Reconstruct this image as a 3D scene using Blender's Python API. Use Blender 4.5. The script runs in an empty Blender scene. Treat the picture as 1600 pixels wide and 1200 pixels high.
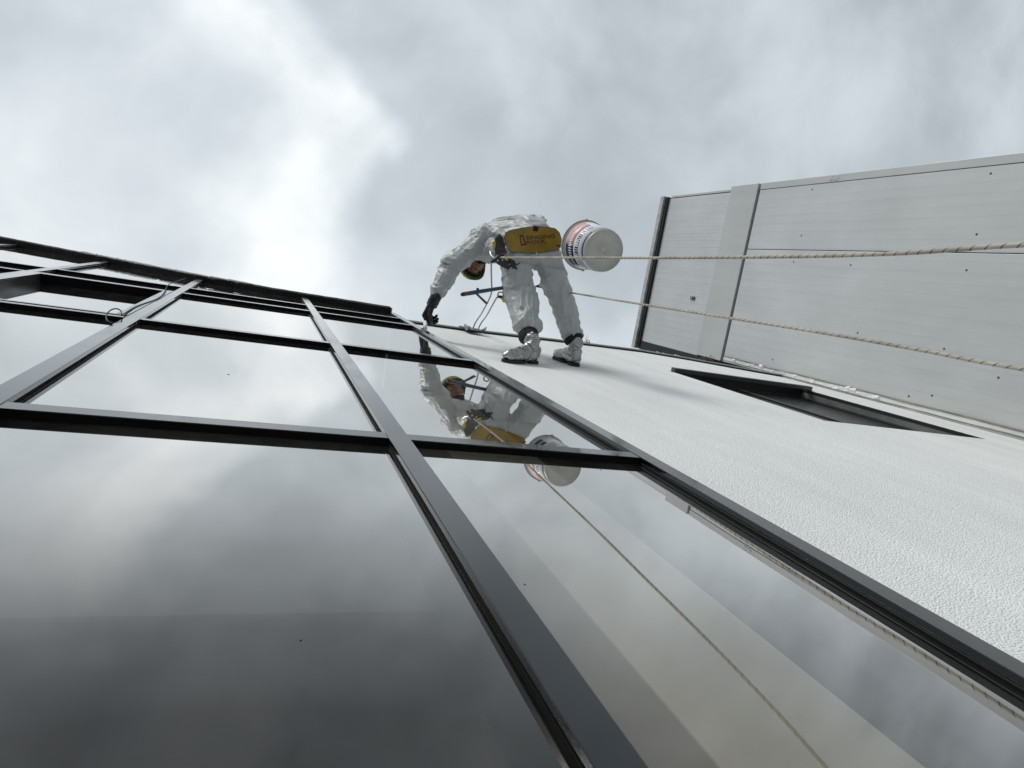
import bpy, bmesh, math, random
from mathutils import Vector, Matrix, noise
random.seed(7)
C = bpy.context
scene = C.scene
COL = scene.collection
R_ = math.radians

# ------------------------------------------------------------------ camera
CAMZ = 1.5                                   # eye height of the photographer above the paving
F = 1047.12                                  # focal length in pixels of the 1600 px wide photograph
RX = Vector((0.92603, 0.10643, 0.36180))     # wall direction (right), in camera axes (x right, y down, z forward)
RZ = Vector((-0.33717, -0.19606, 0.92080))   # zenith, in camera axes
RX = (RX - RZ * RX.dot(RZ)).normalized(); RZ = RZ.normalized()
RY = RZ.cross(RX)
cam_data = bpy.data.cameras.new('camera'); cam = bpy.data.objects.new('camera', cam_data); COL.objects.link(cam)
cam_data.sensor_width = 36.0; cam_data.lens = F / 1600 * 36
cam_data.clip_start = 0.02; cam_data.clip_end = 3000
right = Vector((RX.x, RY.x, RZ.x)); down = Vector((RX.y, RY.y, RZ.y)); fwd = Vector((RX.z, RY.z, RZ.z))
m = Matrix((right, -down, -fwd)).transposed().to_4x4(); m.translation = (0, 0, CAMZ)
cam.matrix_world = m
scene.camera = cam

# ------------------------------------------------------------------ world: overcast sky
SUN = Vector((-0.46, -0.72, 0.52)).normalized()
def build_world():
    w = bpy.data.worlds.new('World'); scene.world = w; w.use_nodes = True
    nt = w.node_tree; nt.nodes.clear(); N = nt.nodes.new; L = nt.links.new
    def math_(op, a, b=None, c=None, clamp=False):
        n = N('ShaderNodeMath'); n.operation = op; n.use_clamp = clamp
        for i, v in enumerate((a, b, c)):
            if v is None: continue
            if isinstance(v, (int, float)): n.inputs[i].default_value = v
            else: L(v, n.inputs[i])
        return n.outputs[0]
    def ramp(v, pts, interp='EASE'):
        n = N('ShaderNodeValToRGB'); n.color_ramp.interpolation = interp
        e = n.color_ramp.elements
        while len(e) < len(pts): e.new(0.5)
        for q, (p, c) in zip(e, pts): q.position = p; q.color = (c, c, c, 1) if not isinstance(c, tuple) else (*c, 1)
        L(v, n.inputs[0]); return n.outputs[0]
    def noise_(vec, scale, detail, rough=0.55, dist=0.0, off=(0, 0, 0)):
        mp = N('ShaderNodeMapping'); mp.inputs['Location'].default_value = off; L(vec, mp.inputs['Vector'])
        n = N('ShaderNodeTexNoise'); n.inputs['Scale'].default_value = scale; n.inputs['Detail'].default_value = detail
        n.inputs['Roughness'].default_value = rough; n.inputs['Distortion'].default_value = dist
        L(mp.outputs[0], n.inputs['Vector']); return n.outputs[0]
    tc = N('ShaderNodeTexCoord'); sep = N('ShaderNodeSeparateXYZ'); L(tc.outputs['Generated'], sep.inputs[0])
    z = math_('MAXIMUM', sep.outputs[2], 0.12)
    u = math_('DIVIDE', sep.outputs[0], z); v = math_('DIVIDE', sep.outputs[1], z)
    cmb = N('ShaderNodeCombineXYZ'); L(u, cmb.inputs[0]); L(v, cmb.inputs[1])
    uv = cmb.outputs[0]
    warp = math_('SUBTRACT', noise_(uv, 4.5, 4, 0.55, 0, (3.1, 1.7, 0)), 0.5)
    warp2 = math_('SUBTRACT', noise_(uv, 11, 3, 0.5, 0, (7.1, 4.2, 0)), 0.5)
    # the long bright rift in the clouds: its centre line as a curve over v
    fc = N('ShaderNodeFloatCurve'); cv = fc.mapping.curves[0]
    pts = [(0.0, 0.30), (0.30, 0.42), (0.50, 0.545), (0.566, 0.60), (0.62, 0.652), (0.667, 0.640), (0.734, 0.622), (0.80, 0.612), (1.0, 0.56)]
    cv.points[0].location = pts[0]; cv.points[1].location = pts[-1]
    for p in pts[1:-1]: cv.points.new(*p)
    fc.mapping.update()
    L(math_('ADD', v, 0.80, clamp=True), fc.inputs['Value'])     # v -0.8..0.2 -> 0..1
    cen = math_('MULTIPLY_ADD', math_('SUBTRACT', fc.outputs[0], 0.6), 1.35, 0.030)
    s = math_('SUBTRACT', u, cen)
    s = math_('ADD', s, math_('MULTIPLY', warp, 0.10)); s = math_('ADD', s, math_('MULTIPLY', warp2, 0.055))
    sr = math_('MULTIPLY_ADD', s, 1.0, 0.5, True)                  # -.5..+.5
    streak = ramp(sr, [(0.10, 0.0), (0.33, 0.28), (0.42, 0.72), (0.465, 1.0), (0.520, 0.95), (0.590, 0.14), (0.70, 0.0)])
    breakup = ramp(noise_(uv, 5.0, 5, 0.55, 0.3, (0.4, 2.3, 0)), [(0.30, 0.62), (0.60, 1.0)])
    along = ramp(math_('ADD', v, 0.80, clamp=True), [(0.18, 0.15), (0.42, 0.70), (0.60, 1.0), (0.80, 0.80), (1.0, 0.5)])
    streak = math_('MULTIPLY', math_('MULTIPLY', streak, breakup), along)
    # broad masses and wisps
    big = ramp(noise_(uv, 1.9, 3, 0.5, 0.4, (5.2, 0.6, 0)), [(0.30, 0.0), (0.70, 1.0)])
    med = ramp(noise_(uv, 3.6, 5, 0.50, 0.25, (1.3, 8.6, 0)), [(0.30, 0.0), (0.72, 1.0)])
    lum = math_('MULTIPLY_ADD', big, 0.10, 0.425)
    lum = math_('MULTIPLY_ADD', med, 0.19, lum)
    lum = math_('MULTIPLY_ADD', streak, 0.34, lum)
    lum = math_('MULTIPLY_ADD', ramp(math_('ADD', math_('MULTIPLY', u, -1.0), math_('MULTIPLY_ADD', warp, 0.3, 0.35), clamp=True), [(0.18, 0.0), (0.62, 1.0)]), 0.055, lum)
    # an overcast sky darkens from the zenith to the horizon
    el = math_('MULTIPLY_ADD', math_('MAXIMUM', sep.outputs[2], 0.0), 0.40, 0.62)
    lum = math_('MULTIPLY', lum, el)
    tint = N('ShaderNodeMix'); tint.data_type = 'RGBA'
    tint.inputs['A'].default_value = (0.900, 0.995, 1.060, 1); tint.inputs['B'].default_value = (0.970, 1.005, 1.02, 1)
    L(ramp(lum, [(0.50, 0.0), (0.95, 1.0)]), tint.inputs['Factor'])
    mul = N('ShaderNodeVectorMath'); mul.operation = 'SCALE'; L(tint.outputs['Result'], mul.inputs[0]); L(lum, mul.inputs['Scale'])
    bg_cloud = N('ShaderNodeBackground'); L(mul.outputs[0], bg_cloud.inputs['Color']); bg_cloud.inputs['Strength'].default_value = 1.0
    sky = N('ShaderNodeTexSky'); sky.sky_type = 'NISHITA'; sky.sun_disc = False
    sky.sun_elevation = math.asin(SUN.z); sky.sun_rotation = math.atan2(SUN.x, SUN.y)
    bg_sky = N('ShaderNodeBackground'); L(sky.outputs[0], bg_sky.inputs['Color']); bg_sky.inputs['Strength'].default_value = 0.09
    mix = N('ShaderNodeMixShader'); mix.inputs[0].default_value = 0.93
    L(bg_sky.outputs[0], mix.inputs[1]); L(bg_cloud.outputs[0], mix.inputs[2])
    out = N('ShaderNodeOutputWorld'); L(mix.outputs[0], out.inputs['Surface'])
build_world()
sun_d = bpy.data.lights.new('sun', 'SUN'); sun_d.energy = 1.5; sun_d.angle = R_(24); sun_d.color = (1.0, 0.97, 0.93)
sun = bpy.data.objects.new('sun', sun_d); COL.objects.link(sun)
sun.rotation_euler = SUN.to_track_quat('Z', 'Y').to_euler(); sun.location = (0, -4, 14)
vs = scene.view_settings
vs.view_transform = 'Standard'; vs.look = 'None'; vs.exposure = 0.28; vs.gamma = 1.0; vs.use_curve_mapping = False
scene.cycles.max_bounces = 10; scene.cycles.transparent_max_bounces = 12
scene.cycles.caustics_reflective = False; scene.cycles.caustics_refractive = False

# ------------------------------------------------------------------ measuring: a line of sight cut with a real plane
def sight(px, py):
    c = Vector((px - 800, py - 600, F))
    return Vector((RX.dot(c), RY.dot(c), RZ.dot(c)))
CAM = Vector((0, 0, CAMZ))
def onY(px, py, Y): d = sight(px, py); return CAM + d * (Y / d.y)
def onX(px, py, X): d = sight(px, py); return CAM + d * (X / d.x)
def onZ(px, py, Z): d = sight(px, py); return CAM + d * (Z / d.z)      # Z above the eye

# ------------------------------------------------------------------ materials
def mat(name, color=(.5, .5, .5), rough=.5, metal=0.0, spec=.5, bump=None, var=None, extra=None):
    m = bpy.data.materials.new(name); m.use_nodes = True
    nt = m.node_tree; b = nt.nodes['Principled BSDF']
    b.inputs['Base Color'].default_value = (*color, 1); b.inputs['Roughness'].default_value = rough
    b.inputs['Metallic'].default_value = metal; b.inputs['Specular IOR Level'].default_value = spec
    tc = nt.nodes.new('ShaderNodeTexCoord')
    if var:                                   # (scale, detail, amount, stretch)
        sc, det, amt, st = var
        mp = nt.nodes.new('ShaderNodeMapping'); mp.inputs['Scale'].default_value = st
        n = nt.nodes.new('ShaderNodeTexNoise'); n.inputs['Scale'].default_value = sc; n.inputs['Detail'].default_value = det; n.inputs['Roughness'].default_value = .6
        r = nt.nodes.new('ShaderNodeMapRange'); r.inputs[1].default_value = .3; r.inputs[2].default_value = .7
        r.inputs[3].default_value = 1 - amt; r.inputs[4].default_value = 1 + amt
        s = nt.nodes.new('ShaderNodeVectorMath'); s.operation = 'SCALE'; s.inputs[0].default_value = color
        L = nt.links.new
        L(tc.outputs['Object'], mp.inputs[0]); L(mp.outputs[0], n.inputs['Vector']); L(n.outputs[0], r.inputs[0]); L(r.outputs[0], s.inputs['Scale']); L(s.outputs[0], b.inputs['Base Color'])
        rr = nt.nodes.new('ShaderNodeMapRange'); rr.inputs[1].default_value = .3; rr.inputs[2].default_value = .7
        rr.inputs[3].default_value = rough * .75; rr.inputs[4].default_value = min(1, rough * 1.25)
        L(n.outputs[0], rr.inputs[0]); L(rr.outputs[0], b.inputs['Roughness'])
    if bump:                                  # (scale, detail, strength, distance, stretch)
        sc, det, stg, dist, st = bump
        mp = nt.nodes.new('ShaderNodeMapping'); mp.inputs['Scale'].default_value = st
        n = nt.nodes.new('ShaderNodeTexNoise'); n.inputs['Scale'].default_value = sc; n.inputs['Detail'].default_value = det
        bp = nt.nodes.new('ShaderNodeBump'); bp.inputs['Strength'].default_value = stg; bp.inputs['Distance'].default_value = dist
        L = nt.links.new
        L(tc.outputs['Object'], mp.inputs[0]); L(mp.outputs[0], n.inputs['Vector']); L(n.outputs[0], bp.inputs['Height']); L(bp.outputs[0], b.inputs['Normal'])
    if extra: extra(nt, b, tc)
    return m

def glass_extra():
    m = bpy.data.materials.new('facade_glass'); m.use_nodes = True
    nt = m.node_tree; nt.nodes.clear(); N = nt.nodes.new; L = nt.links.new
    lw = N('ShaderNodeLayerWeight'); lw.inputs['Blend'].default_value = .5
    rp = N('ShaderNodeValToRGB'); e = rp.color_ramp.elements
    pts = [(0.0, .070), (.30, .075), (.42, .098), (.50, .185), (.60, .43), (.68, .70), (.78, .88), (.88, .94), (1.0, 1.0)]
    while len(e) < len(pts): e.new(.5)
    for q, (p, c) in zip(e, pts): q.position = p; q.color = (c, c, c, 1)
    L(lw.outputs['Facing'], rp.inputs[0])
    gl = N('ShaderNodeBsdfGlossy'); gl.inputs['Roughness'].default_value = 0.0; gl.inputs['Color'].default_value = (.995, .980, .960, 1)
    wn = N('ShaderNodeTexNoise'); wn.inputs['Scale'].default_value = 1.7; wn.inputs['Detail'].default_value = 1
    wt = N('ShaderNodeTexCoord'); L(wt.outputs['Object'], wn.inputs['Vector'])          # the slight draw of toughened panes
    wb = N('ShaderNodeBump'); wb.inputs['Strength'].default_value = 1.0; wb.inputs['Distance'].default_value = .0004; L(wn.outputs[0], wb.inputs['Height']); L(wb.outputs[0], gl.inputs['Normal'])
    tr = N('ShaderNodeBsdfTransparent'); tr.inputs['Color'].default_value = (.68, .67, .64, 1)
    # a film of dust and rain marks
    tc = N('ShaderNodeTexCoord'); mp = N('ShaderNodeMapping'); mp.inputs['Scale'].default_value = (1, 1, .35)
    n = N('ShaderNodeTexNoise'); n.inputs['Scale'].default_value = 6; n.inputs['Detail'].default_value = 8; n.inputs['Roughness'].default_value = .7
    r2 = N('ShaderNodeMapRange'); r2.inputs[1].default_value = .42; r2.inputs[2].default_value = .75; r2.inputs[3].default_value = .005; r2.inputs[4].default_value = .028
    df = N('ShaderNodeBsdfDiffuse'); df.inputs['Color'].default_value = (.5, .48, .44, 1)
    L(tc.outputs['Object'], mp.inputs[0]); L(mp.outputs[0], n.inputs['Vector']); L(n.outputs[0], r2.inputs[0])
    mx = N('ShaderNodeMixShader'); L(rp.outputs[0], mx.inputs[0]); L(tr.outputs[0], mx.inputs[1]); L(gl.outputs[0], mx.inputs[2])
    m2 = N('ShaderNodeMixShader'); L(r2.outputs[0], m2.inputs[0]); L(mx.outputs[0], m2.inputs[1]); L(df.outputs[0], m2.inputs[2])
    o = N('ShaderNodeOutputMaterial'); L(m2.outputs[0], o.inputs[0])
    return m
def clear_extra():
    m = bpy.data.materials.new('glass_inner_face'); m.use_nodes = True
    nt = m.node_tree; nt.nodes.clear()
    tr = nt.nodes.new('ShaderNodeBsdfTransparent'); tr.inputs['Color'].default_value = (.9, .92, .9, 1)
    o = nt.nodes.new('ShaderNodeOutputMaterial'); nt.links.new(tr.outputs[0], o.inputs[0]); return m
M = {}
M['glass'] = glass_extra(); M['clear'] = clear_extra()
def scuff(nt, b, tc):
    pass
M['alu'] = mat('grey_coated_aluminium', (.013, .016, .019), .16, .9, .5, var=(5, 6, .22, (1, 1, .25)))
b_ = M['alu'].node_tree.nodes['Principled BSDF']; b_.inputs['Coat Weight'].default_value = .82; b_.inputs['Coat Roughness'].default_value = .06; b_.inputs['Coat IOR'].default_value = 1.42
nt_ = M['alu'].node_tree; n_ = nt_.nodes.new('ShaderNodeTexNoise'); n_.inputs['Scale'].default_value = 11; n_.inputs['Detail'].default_value = 7; n_.inputs['Roughness'].default_value = .68
mp_ = nt_.nodes.new('ShaderNodeMapping'); mp_.inputs['Scale'].default_value = (1, 1, .35); tc_ = nt_.nodes.new('ShaderNodeTexCoord')
r_ = nt_.nodes.new('ShaderNodeMapRange'); r_.inputs[1].default_value = .40; r_.inputs[2].default_value = .68; r_.inputs[3].default_value = .03; r_.inputs[4].default_value = .34
nt_.links.new(tc_.outputs['Object'], mp_.inputs[0]); nt_.links.new(mp_.outputs[0], n_.inputs['Vector']); nt_.links.new(n_.outputs[0], r_.inputs[0]); nt_.links.new(r_.outputs[0], b_.inputs['Coat Roughness'])
M['alu_dark'] = mat('dark_aluminium', (.030, .031, .032), .38, .2, .5, var=(8, 5, .25, (1, 1, .3)))
M['rubber_and_shade'] = mat('black_rubber_and_shade', (.006, .006, .006), .85, 0, .12)  # gasket rubber, also the painted shade on transom undersides and sash reveals
M['bead'] = mat('brown_gasket_bead', (.075, .062, .052), .45, 0, .5, var=(14, 4, .4, (1, 1, .15)))
M['fascia'] = mat('weathered_dark_fascia', (.010, .009, .008), .85, 0, .3, var=(9, 6, .5, (1, 1, 1)), bump=(30, 5, .6, .02, (1, 1, 1)))
M['snow'] = mat('snow', (.86, .88, .90), .7, 0, .3, bump=(60, 4, .4, .01, (1, 1, 1)))
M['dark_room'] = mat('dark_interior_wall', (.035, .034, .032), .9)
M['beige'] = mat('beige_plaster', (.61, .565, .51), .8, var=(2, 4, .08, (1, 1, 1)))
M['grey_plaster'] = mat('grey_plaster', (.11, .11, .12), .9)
M['blind'] = mat('grey_blind_fabric', (.065, .065, .065), .9)

def stucco_mat():
    def ex(nt, b, tc):
        N = nt.nodes.new; L = nt.links.new
        n1 = N('ShaderNodeTexNoise'); n1.inputs['Scale'].default_value = 230; n1.inputs['Detail'].default_value = 3; n1.inputs['Roughness'].default_value = .55
        v1 = N('ShaderNodeTexVoronoi'); v1.inputs['Scale'].default_value = 190
        n2 = N('ShaderNodeTexNoise'); n2.inputs['Scale'].default_value = .9; n2.inputs['Detail'].default_value = 6
        n3 = N('ShaderNodeTexNoise'); n3.inputs['Scale'].default_value = 3.0; n3.inputs['Detail'].default_value = 5; n3.inputs['Roughness'].default_value = .65
        mp = N('ShaderNodeMapping'); mp.inputs['Scale'].default_value = (1, 1, .16); L(tc.outputs['Object'], mp.inputs[0]); L(mp.outputs[0], n3.inputs['Vector'])
        for q in (n1, v1, n2): L(tc.outputs['Object'], q.inputs['Vector'])
        h = N('ShaderNodeMath'); h.operation = 'MULTIPLY_ADD'; hn = N('ShaderNodeMath'); hn.operation = 'MULTIPLY'; L(n1.outputs[0], hn.inputs[0]); hn.inputs[1].default_value = .45
        L(v1.outputs['Distance'], h.inputs[0]); h.inputs[1].default_value = -1.5; L(hn.outputs[0], h.inputs[2])
        bp = N('ShaderNodeBump'); bp.inputs['Strength'].default_value = .60; bp.inputs['Distance'].default_value = .0055; L(h.outputs[0], bp.inputs['Height']); L(bp.outputs[0], b.inputs['Normal'])
        a = N('ShaderNodeMapRange'); a.inputs[1].default_value = .3; a.inputs[2].default_value = .7; a.inputs[3].default_value = .93; a.inputs[4].default_value = 1.03; L(n2.outputs[0], a.inputs[0])
        c = N('ShaderNodeMapRange'); c.inputs[1].default_value = .35; c.inputs[2].default_value = .7; c.inputs[3].default_value = .90; c.inputs[4].default_value = 1.02; L(n3.outputs[0], c.inputs[0])
        d = N('ShaderNodeMath'); d.operation = 'MULTIPLY'; L(a.outputs[0], d.inputs[0]); L(c.outputs[0], d.inputs[1])
        s = N('ShaderNodeVectorMath'); s.operation = 'SCALE'; s.inputs[0].default_value = (.88, .90, .89); L(d.outputs[0], s.inputs['Scale']); L(s.outputs[0], b.inputs['Base Color'])
    return mat('white_stucco', (.8, .81, .8), .9, 0, .25, extra=ex)
M['stucco'] = stucco_mat()

def clad_mat(name, base, ribs):
    def ex(nt, b, tc):
        N = nt.nodes.new; L = nt.links.new
        sp = N('ShaderNodeSeparateXYZ'); L(tc.outputs['Object'], sp.inputs[0])
        mp = N('ShaderNodeMapping'); mp.inputs['Scale'].default_value = (1, 1, .10); L(tc.outputs['Object'], mp.inputs[0])
        n = N('ShaderNodeTexNoise'); n.inputs['Scale'].default_value = 9; n.inputs['Detail'].default_value = 6; n.inputs['Roughness'].default_value = .65; L(mp.outputs[0], n.inputs['Vector'])
        n2 = N('ShaderNodeTexNoise'); n2.inputs['Scale'].default_value = 1.6; n2.inputs['Detail'].default_value = 5; L(tc.outputs['Object'], n2.inputs['Vector'])
        a = N('ShaderNodeMapRange'); a.inputs[1].default_value = .3; a.inputs[2].default_value = .72; a.inputs[3].default_value = 1.03; a.inputs[4].default_value = .94; L(n.outputs[0], a.inputs[0])
        c = N('ShaderNodeMapRange'); c.inputs[1].default_value = .3; c.inputs[2].default_value = .7; c.inputs[3].default_value = .93; c.inputs[4].default_value = 1.05; L(n2.outputs[0], c.inputs[0])
        d = N('ShaderNodeMath'); d.operation = 'MULTIPLY'; L(a.outputs[0], d.inputs[0]); L(c.outputs[0], d.inputs[1])
        s = N('ShaderNodeVectorMath'); s.operation = 'SCALE'; s.inputs[0].default_value = base; L(d.outputs[0], s.inputs['Scale']); L(s.outputs[0], b.inputs['Base Color'])
        if ribs:
            w = N('ShaderNodeMath'); w.operation = 'MULTIPLY'; L(sp.outputs[1], w.inputs[0]); w.inputs[1].default_value = 2 * math.pi / .095
            si = N('ShaderNodeMath'); si.operation = 'SINE'; L(w.outputs[0], si.inputs[0])
            pw = N('ShaderNodeMath'); pw.operation = 'GREATER_THAN'; L(si.outputs[0], pw.inputs[0]); pw.inputs[1].default_value = .80
            ad = N('ShaderNodeMath'); ad.operation = 'MULTIPLY_ADD'; L(n2.outputs[0], ad.inputs[0]); ad.inputs[1].default_value = 2.5; L(pw.outputs[0], ad.inputs[2])
            bp = N('ShaderNodeBump'); bp.inputs['Strength'].default_value = .55; bp.inputs['Distance'].default_value = .003; L(ad.outputs[0], bp.inputs['Height']); L(bp.outputs[0], b.inputs['Normal'])
    return mat(name, base, .42, .15, .5, extra=ex)
M['clad'] = clad_mat('pale_ribbed_steel', (.53, .545, .54), True)
M['clad_flat'] = clad_mat('pale_flat_steel', (.475, .48, .47), False)
M['liner'] = mat('zinc_reveal_liner', (.15, .15, .15), .5, .2, .4, var=(7, 5, .5, (1, 1, .4)))
M['trim'] = mat('pale_trim_metal', (.40, .40, .385), .45, .2, .5, var=(12, 5, .25, (1, 1, 1)))
M['trim_brown'] = mat('brownish_sealant', (.26, .23, .18), .7, 0, .4, var=(20, 5, .4, (1, 1, .3)))
M['gap_fill'] = mat('dark_gap_fill', (.02, .021, .02), .9)  # near-black fill; at the wing top it stands in for shade
M['coping'] = mat('grey_coping_metal', (.30, .33, .33), .4, .4, .5, var=(6, 5, .25, (.3, 1, 1)))
M['frame_black'] = mat('black_window_frame', (.016, .016, .017), .4, 0, .5)
M['dark_glass'] = mat('dark_tinted_pane', (.010, .010, .011), .28, 0, .28)
M['ground'] = mat('snow_dusted_paving', (.40, .41, .42), .85, var=(.8, 8, .25, (1, 1, 1)))

def suit_mat():
    m = mat('white_coverall_fabric', (.48, .50, .50), .40, 0, .45, bump=(17, 3, .30, .012, (1, 1, 1)))
    nt = m.node_tree; b = nt.nodes['Principled BSDF']; out = nt.nodes['Material Output']
    t = nt.nodes.new('ShaderNodeBsdfTranslucent'); t.inputs['Color'].default_value = (.75, .78, .78, 1)
    mx = nt.nodes.new('ShaderNodeMixShader'); mx.inputs[0].default_value = .12
    nt.links.new(b.outputs[0], mx.inputs[1]); nt.links.new(t.outputs[0], mx.inputs[2]); nt.links.new(mx.outputs[0], out.inputs[0])
    return m
M['suit'] = suit_mat()
M['foil'] = mat('crinkled_silver_tape', (.36, .36, .355), .27, .97, .5, bump=(26, 4, .6, .02, (1, 1, 1)), var=(26, 5, .25, (1, 1, 1)))
M['sole'] = mat('black_boot_rubber', (.014, .014, .014), .7)
M['glove'] = mat('black_rubber_glove', (.010, .010, .011), .5, 0, .5, bump=(80, 4, .4, .003, (1, 1, 1)))
M['sock_cuff_shade'] = mat('black_sock_knit', (.010, .010, .010), .9)
M['skin'] = mat('skin', (.23, .115, .08), .5, 0, .4, bump=(120, 3, .1, .001, (1, 1, 1)))
M['eye'] = mat('eye_white', (.42, .38, .35), .5); M['iris'] = mat('dark_iris', (.03, .02, .015), .2)
M['lip'] = mat('lip', (.35, .13, .10), .5); M['hair'] = mat('dark_hair', (.03, .022, .016), .8)
M['helmet'] = mat('olive_lime_helmet', (.20, .22, .035), .4, 0, .5)
M['lime'] = mat('lime_rim', (.50, .55, .06), .4)
M['seat'] = mat('mustard_vinyl', (.27, .165, .016), .33, 0, .5, var=(7, 5, .28, (1, 1, 1)), bump=(14, 4, .35, .012, (1, 1, 1)))
M['webbing'] = mat('black_webbing', (.013, .012, .012), .75, 0, .3, bump=(160, 2, .4, .002, (1, 1, 1)))
M['print'] = mat('black_print', (.035, .022, .010), .6)
M['binding'] = mat('grey_edge_binding', (.11, .10, .085), .6)
M['yellow'] = mat('yellow_anodised', (.55, .40, .05), .3, .5)
M['steel'] = mat('bright_steel', (.55, .55, .55), .25, 1.0)
M['steel_dark'] = mat('dark_steel', (.08, .08, .085), .35, .7)
M['bucket'] = mat('off_white_plastic', (.44, .44, .40), .38, 0, .5, var=(6, 5, .10, (1, 1, 1)), bump=(20, 3, .05, .003, (1, 1, 1)))
M['label_white'] = mat('label_white', (.80, .81, .85), .3); M['label_pink'] = mat('label_pink', (.66, .40, .38), .35, var=(40, 3, .15, (1, 1, 1)))
M['label_navy'] = mat('label_navy', (.020, .020, .060), .35); M['label_grey'] = mat('label_grey', (.42, .45, .48), .35)
M['blue'] = mat('blue_handle_plastic', (.025, .055, .105), .35); M['red'] = mat('red_handle_end', (.20, .035, .030), .4)
M['cord'] = mat('dark_cord', (.04, .045, .05), .7)
M['rag'] = mat('white_wipe', (.74, .75, .74), .8)
M['twig'] = mat('dry_twig', (.12, .10, .07), .9)

def rope_mat():
    def ex(nt, b, tc):
        N = nt.nodes.new; L = nt.links.new
        uvn = N('ShaderNodeUVMap'); sp = N('ShaderNodeSeparateXYZ'); L(uvn.outputs[0], sp.inputs[0])
        def mt(op, a, bb=None):
            n = N('ShaderNodeMath'); n.operation = op
            for i, v in enumerate((a, bb)):
                if v is None: continue
                if isinstance(v, (int, float)): n.inputs[i].default_value = v
                else: L(v, n.inputs[i])
            return n.outputs[0]
        # tracer strand: one dark yarn that winds round the sheath
        fr = mt('FRACT', mt('ADD', mt('MULTIPLY', sp.outputs[1], 1 / .036), mt('MULTIPLY', sp.outputs[0], 1.0)))
        tick = mt('LESS_THAN', fr, .12)
        n = N('ShaderNodeTexNoise'); n.inputs['Scale'].default_value = 7; n.inputs['Detail'].default_value = 6; L(tc.outputs['Object'], n.inputs['Vector'])
        rp = N('ShaderNodeValToRGB'); e = rp.color_ramp.elements; e[0].position = .35; e[0].color = (.41, .375, .32, 1); e[1].position = .65; e[1].color = (.61, .575, .50, 1); L(n.outputs[0], rp.inputs[0])
        mx = N('ShaderNodeMix'); mx.data_type = 'RGBA'; L(mt('MULTIPLY', tick, .85), mx.inputs['Factor']); L(rp.outputs[0], mx.inputs['A']); mx.inputs['B'].default_value = (.055, .05, .045, 1)
        L(mx.outputs['Result'], b.inputs['Base Color'])
        d1 = mt('SINE', mt('MULTIPLY', mt('ADD', mt('MULTIPLY', sp.outputs[1], 130), mt('MULTIPLY', sp.outputs[0], 8)), 6.283))
        d2 = mt('SINE', mt('MULTIPLY', mt('SUBTRACT', mt('MULTIPLY', sp.outputs[1], 130), mt('MULTIPLY', sp.outputs[0], 8)), 6.283))
        bp = N('ShaderNodeBump'); bp.inputs['Strength'].default_value = .6; bp.inputs['Distance'].default_value = .001; L(mt('MAXIMUM', d1, d2), bp.inputs['Height']); L(bp.outputs[0], b.inputs['Normal'])
    return mat('cream_braided_rope', (.45, .4, .32), .8, 0, .2, extra=ex)
M['rope'] = rope_mat()

# ------------------------------------------------------------------ building helpers
def wloc(o):
    v = Vector((0, 0, 0))
    while o is not None: v += o.location; o = o.parent
    return v
def tag(o, label=None, cat=None, group=None, kind=None):
    if label: o['label'] = label
    if cat: o['category'] = cat
    if group: o['group'] = group
    if kind: o['kind'] = kind
    return o
def empty(name, loc, label, cat, group=None):
    o = bpy.data.objects.new(name, None); COL.objects.link(o); o.location = loc; o.empty_display_size = .1
    return tag(o, label, cat, group)
def link(name, bm, material, parent=None, smooth=False, origin=None, label=None):
    """one mesh object from a bmesh in world coordinates"""
    base = wloc(parent) if parent else Vector((0, 0, 0))
    org = Vector(origin) if origin is not None else base
    bmesh.ops.translate(bm, verts=bm.verts, vec=-org)
    bmesh.ops.recalc_face_normals(bm, faces=bm.faces) if not getattr(bm, 'keep_normals', False) else None
    me = bpy.data.meshes.new(name); bm.to_mesh(me); bm.free()
    for x in (material if isinstance(material, (list, tuple)) else [material]): me.materials.append(x)
    if smooth:
        for p in me.polygons: p.use_smooth = True
    o = bpy.data.objects.new(name, me); COL.objects.link(o)
    o.location = org - base
    if parent: o.parent = parent
    if label: o['label'] = label
    return o
def inst(src, name, loc_world, parent):
    o = bpy.data.objects.new(name, src.data); COL.objects.link(o); o.parent = parent
    o.location = Vector(loc_world) - wloc(parent); return o
def box(bm, x0, x1, y0, y1, z0, z1, bev=0.0):
    b = bmesh.new(); bmesh.ops.create_cube(b, size=1)
    bmesh.ops.scale(b, vec=(abs(x1 - x0), abs(y1 - y0), abs(z1 - z0)), verts=b.verts)
    bmesh.ops.translate(b, vec=((x0 + x1) / 2, (y0 + y1) / 2, (z0 + z1) / 2), verts=b.verts)
    if bev: bmesh.ops.bevel(b, geom=list(b.edges), offset=bev, segments=2, affect='EDGES', profile=.5)
    merge(bm, b); return bm
def merge(dst, src):
    t = bpy.data.meshes.new('t'); src.to_mesh(t); dst.from_mesh(t); bpy.data.meshes.remove(t); src.free()
def bx(*a, bev=0.0): return box(bmesh.new(), *a, bev=bev)
def prism(bm, pts, d):
    """solid from a polygon (world points) pushed along vector d"""
    d = Vector(d); vs = [bm.verts.new(p) for p in pts]; ws = [bm.verts.new(Vector(p) + d) for p in pts]
    n = len(vs); bm.faces.new(vs); bm.faces.new(ws[::-1])
    for i in range(n): bm.faces.new((vs[i], ws[i], ws[(i + 1) % n], vs[(i + 1) % n]))
    return bm
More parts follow.
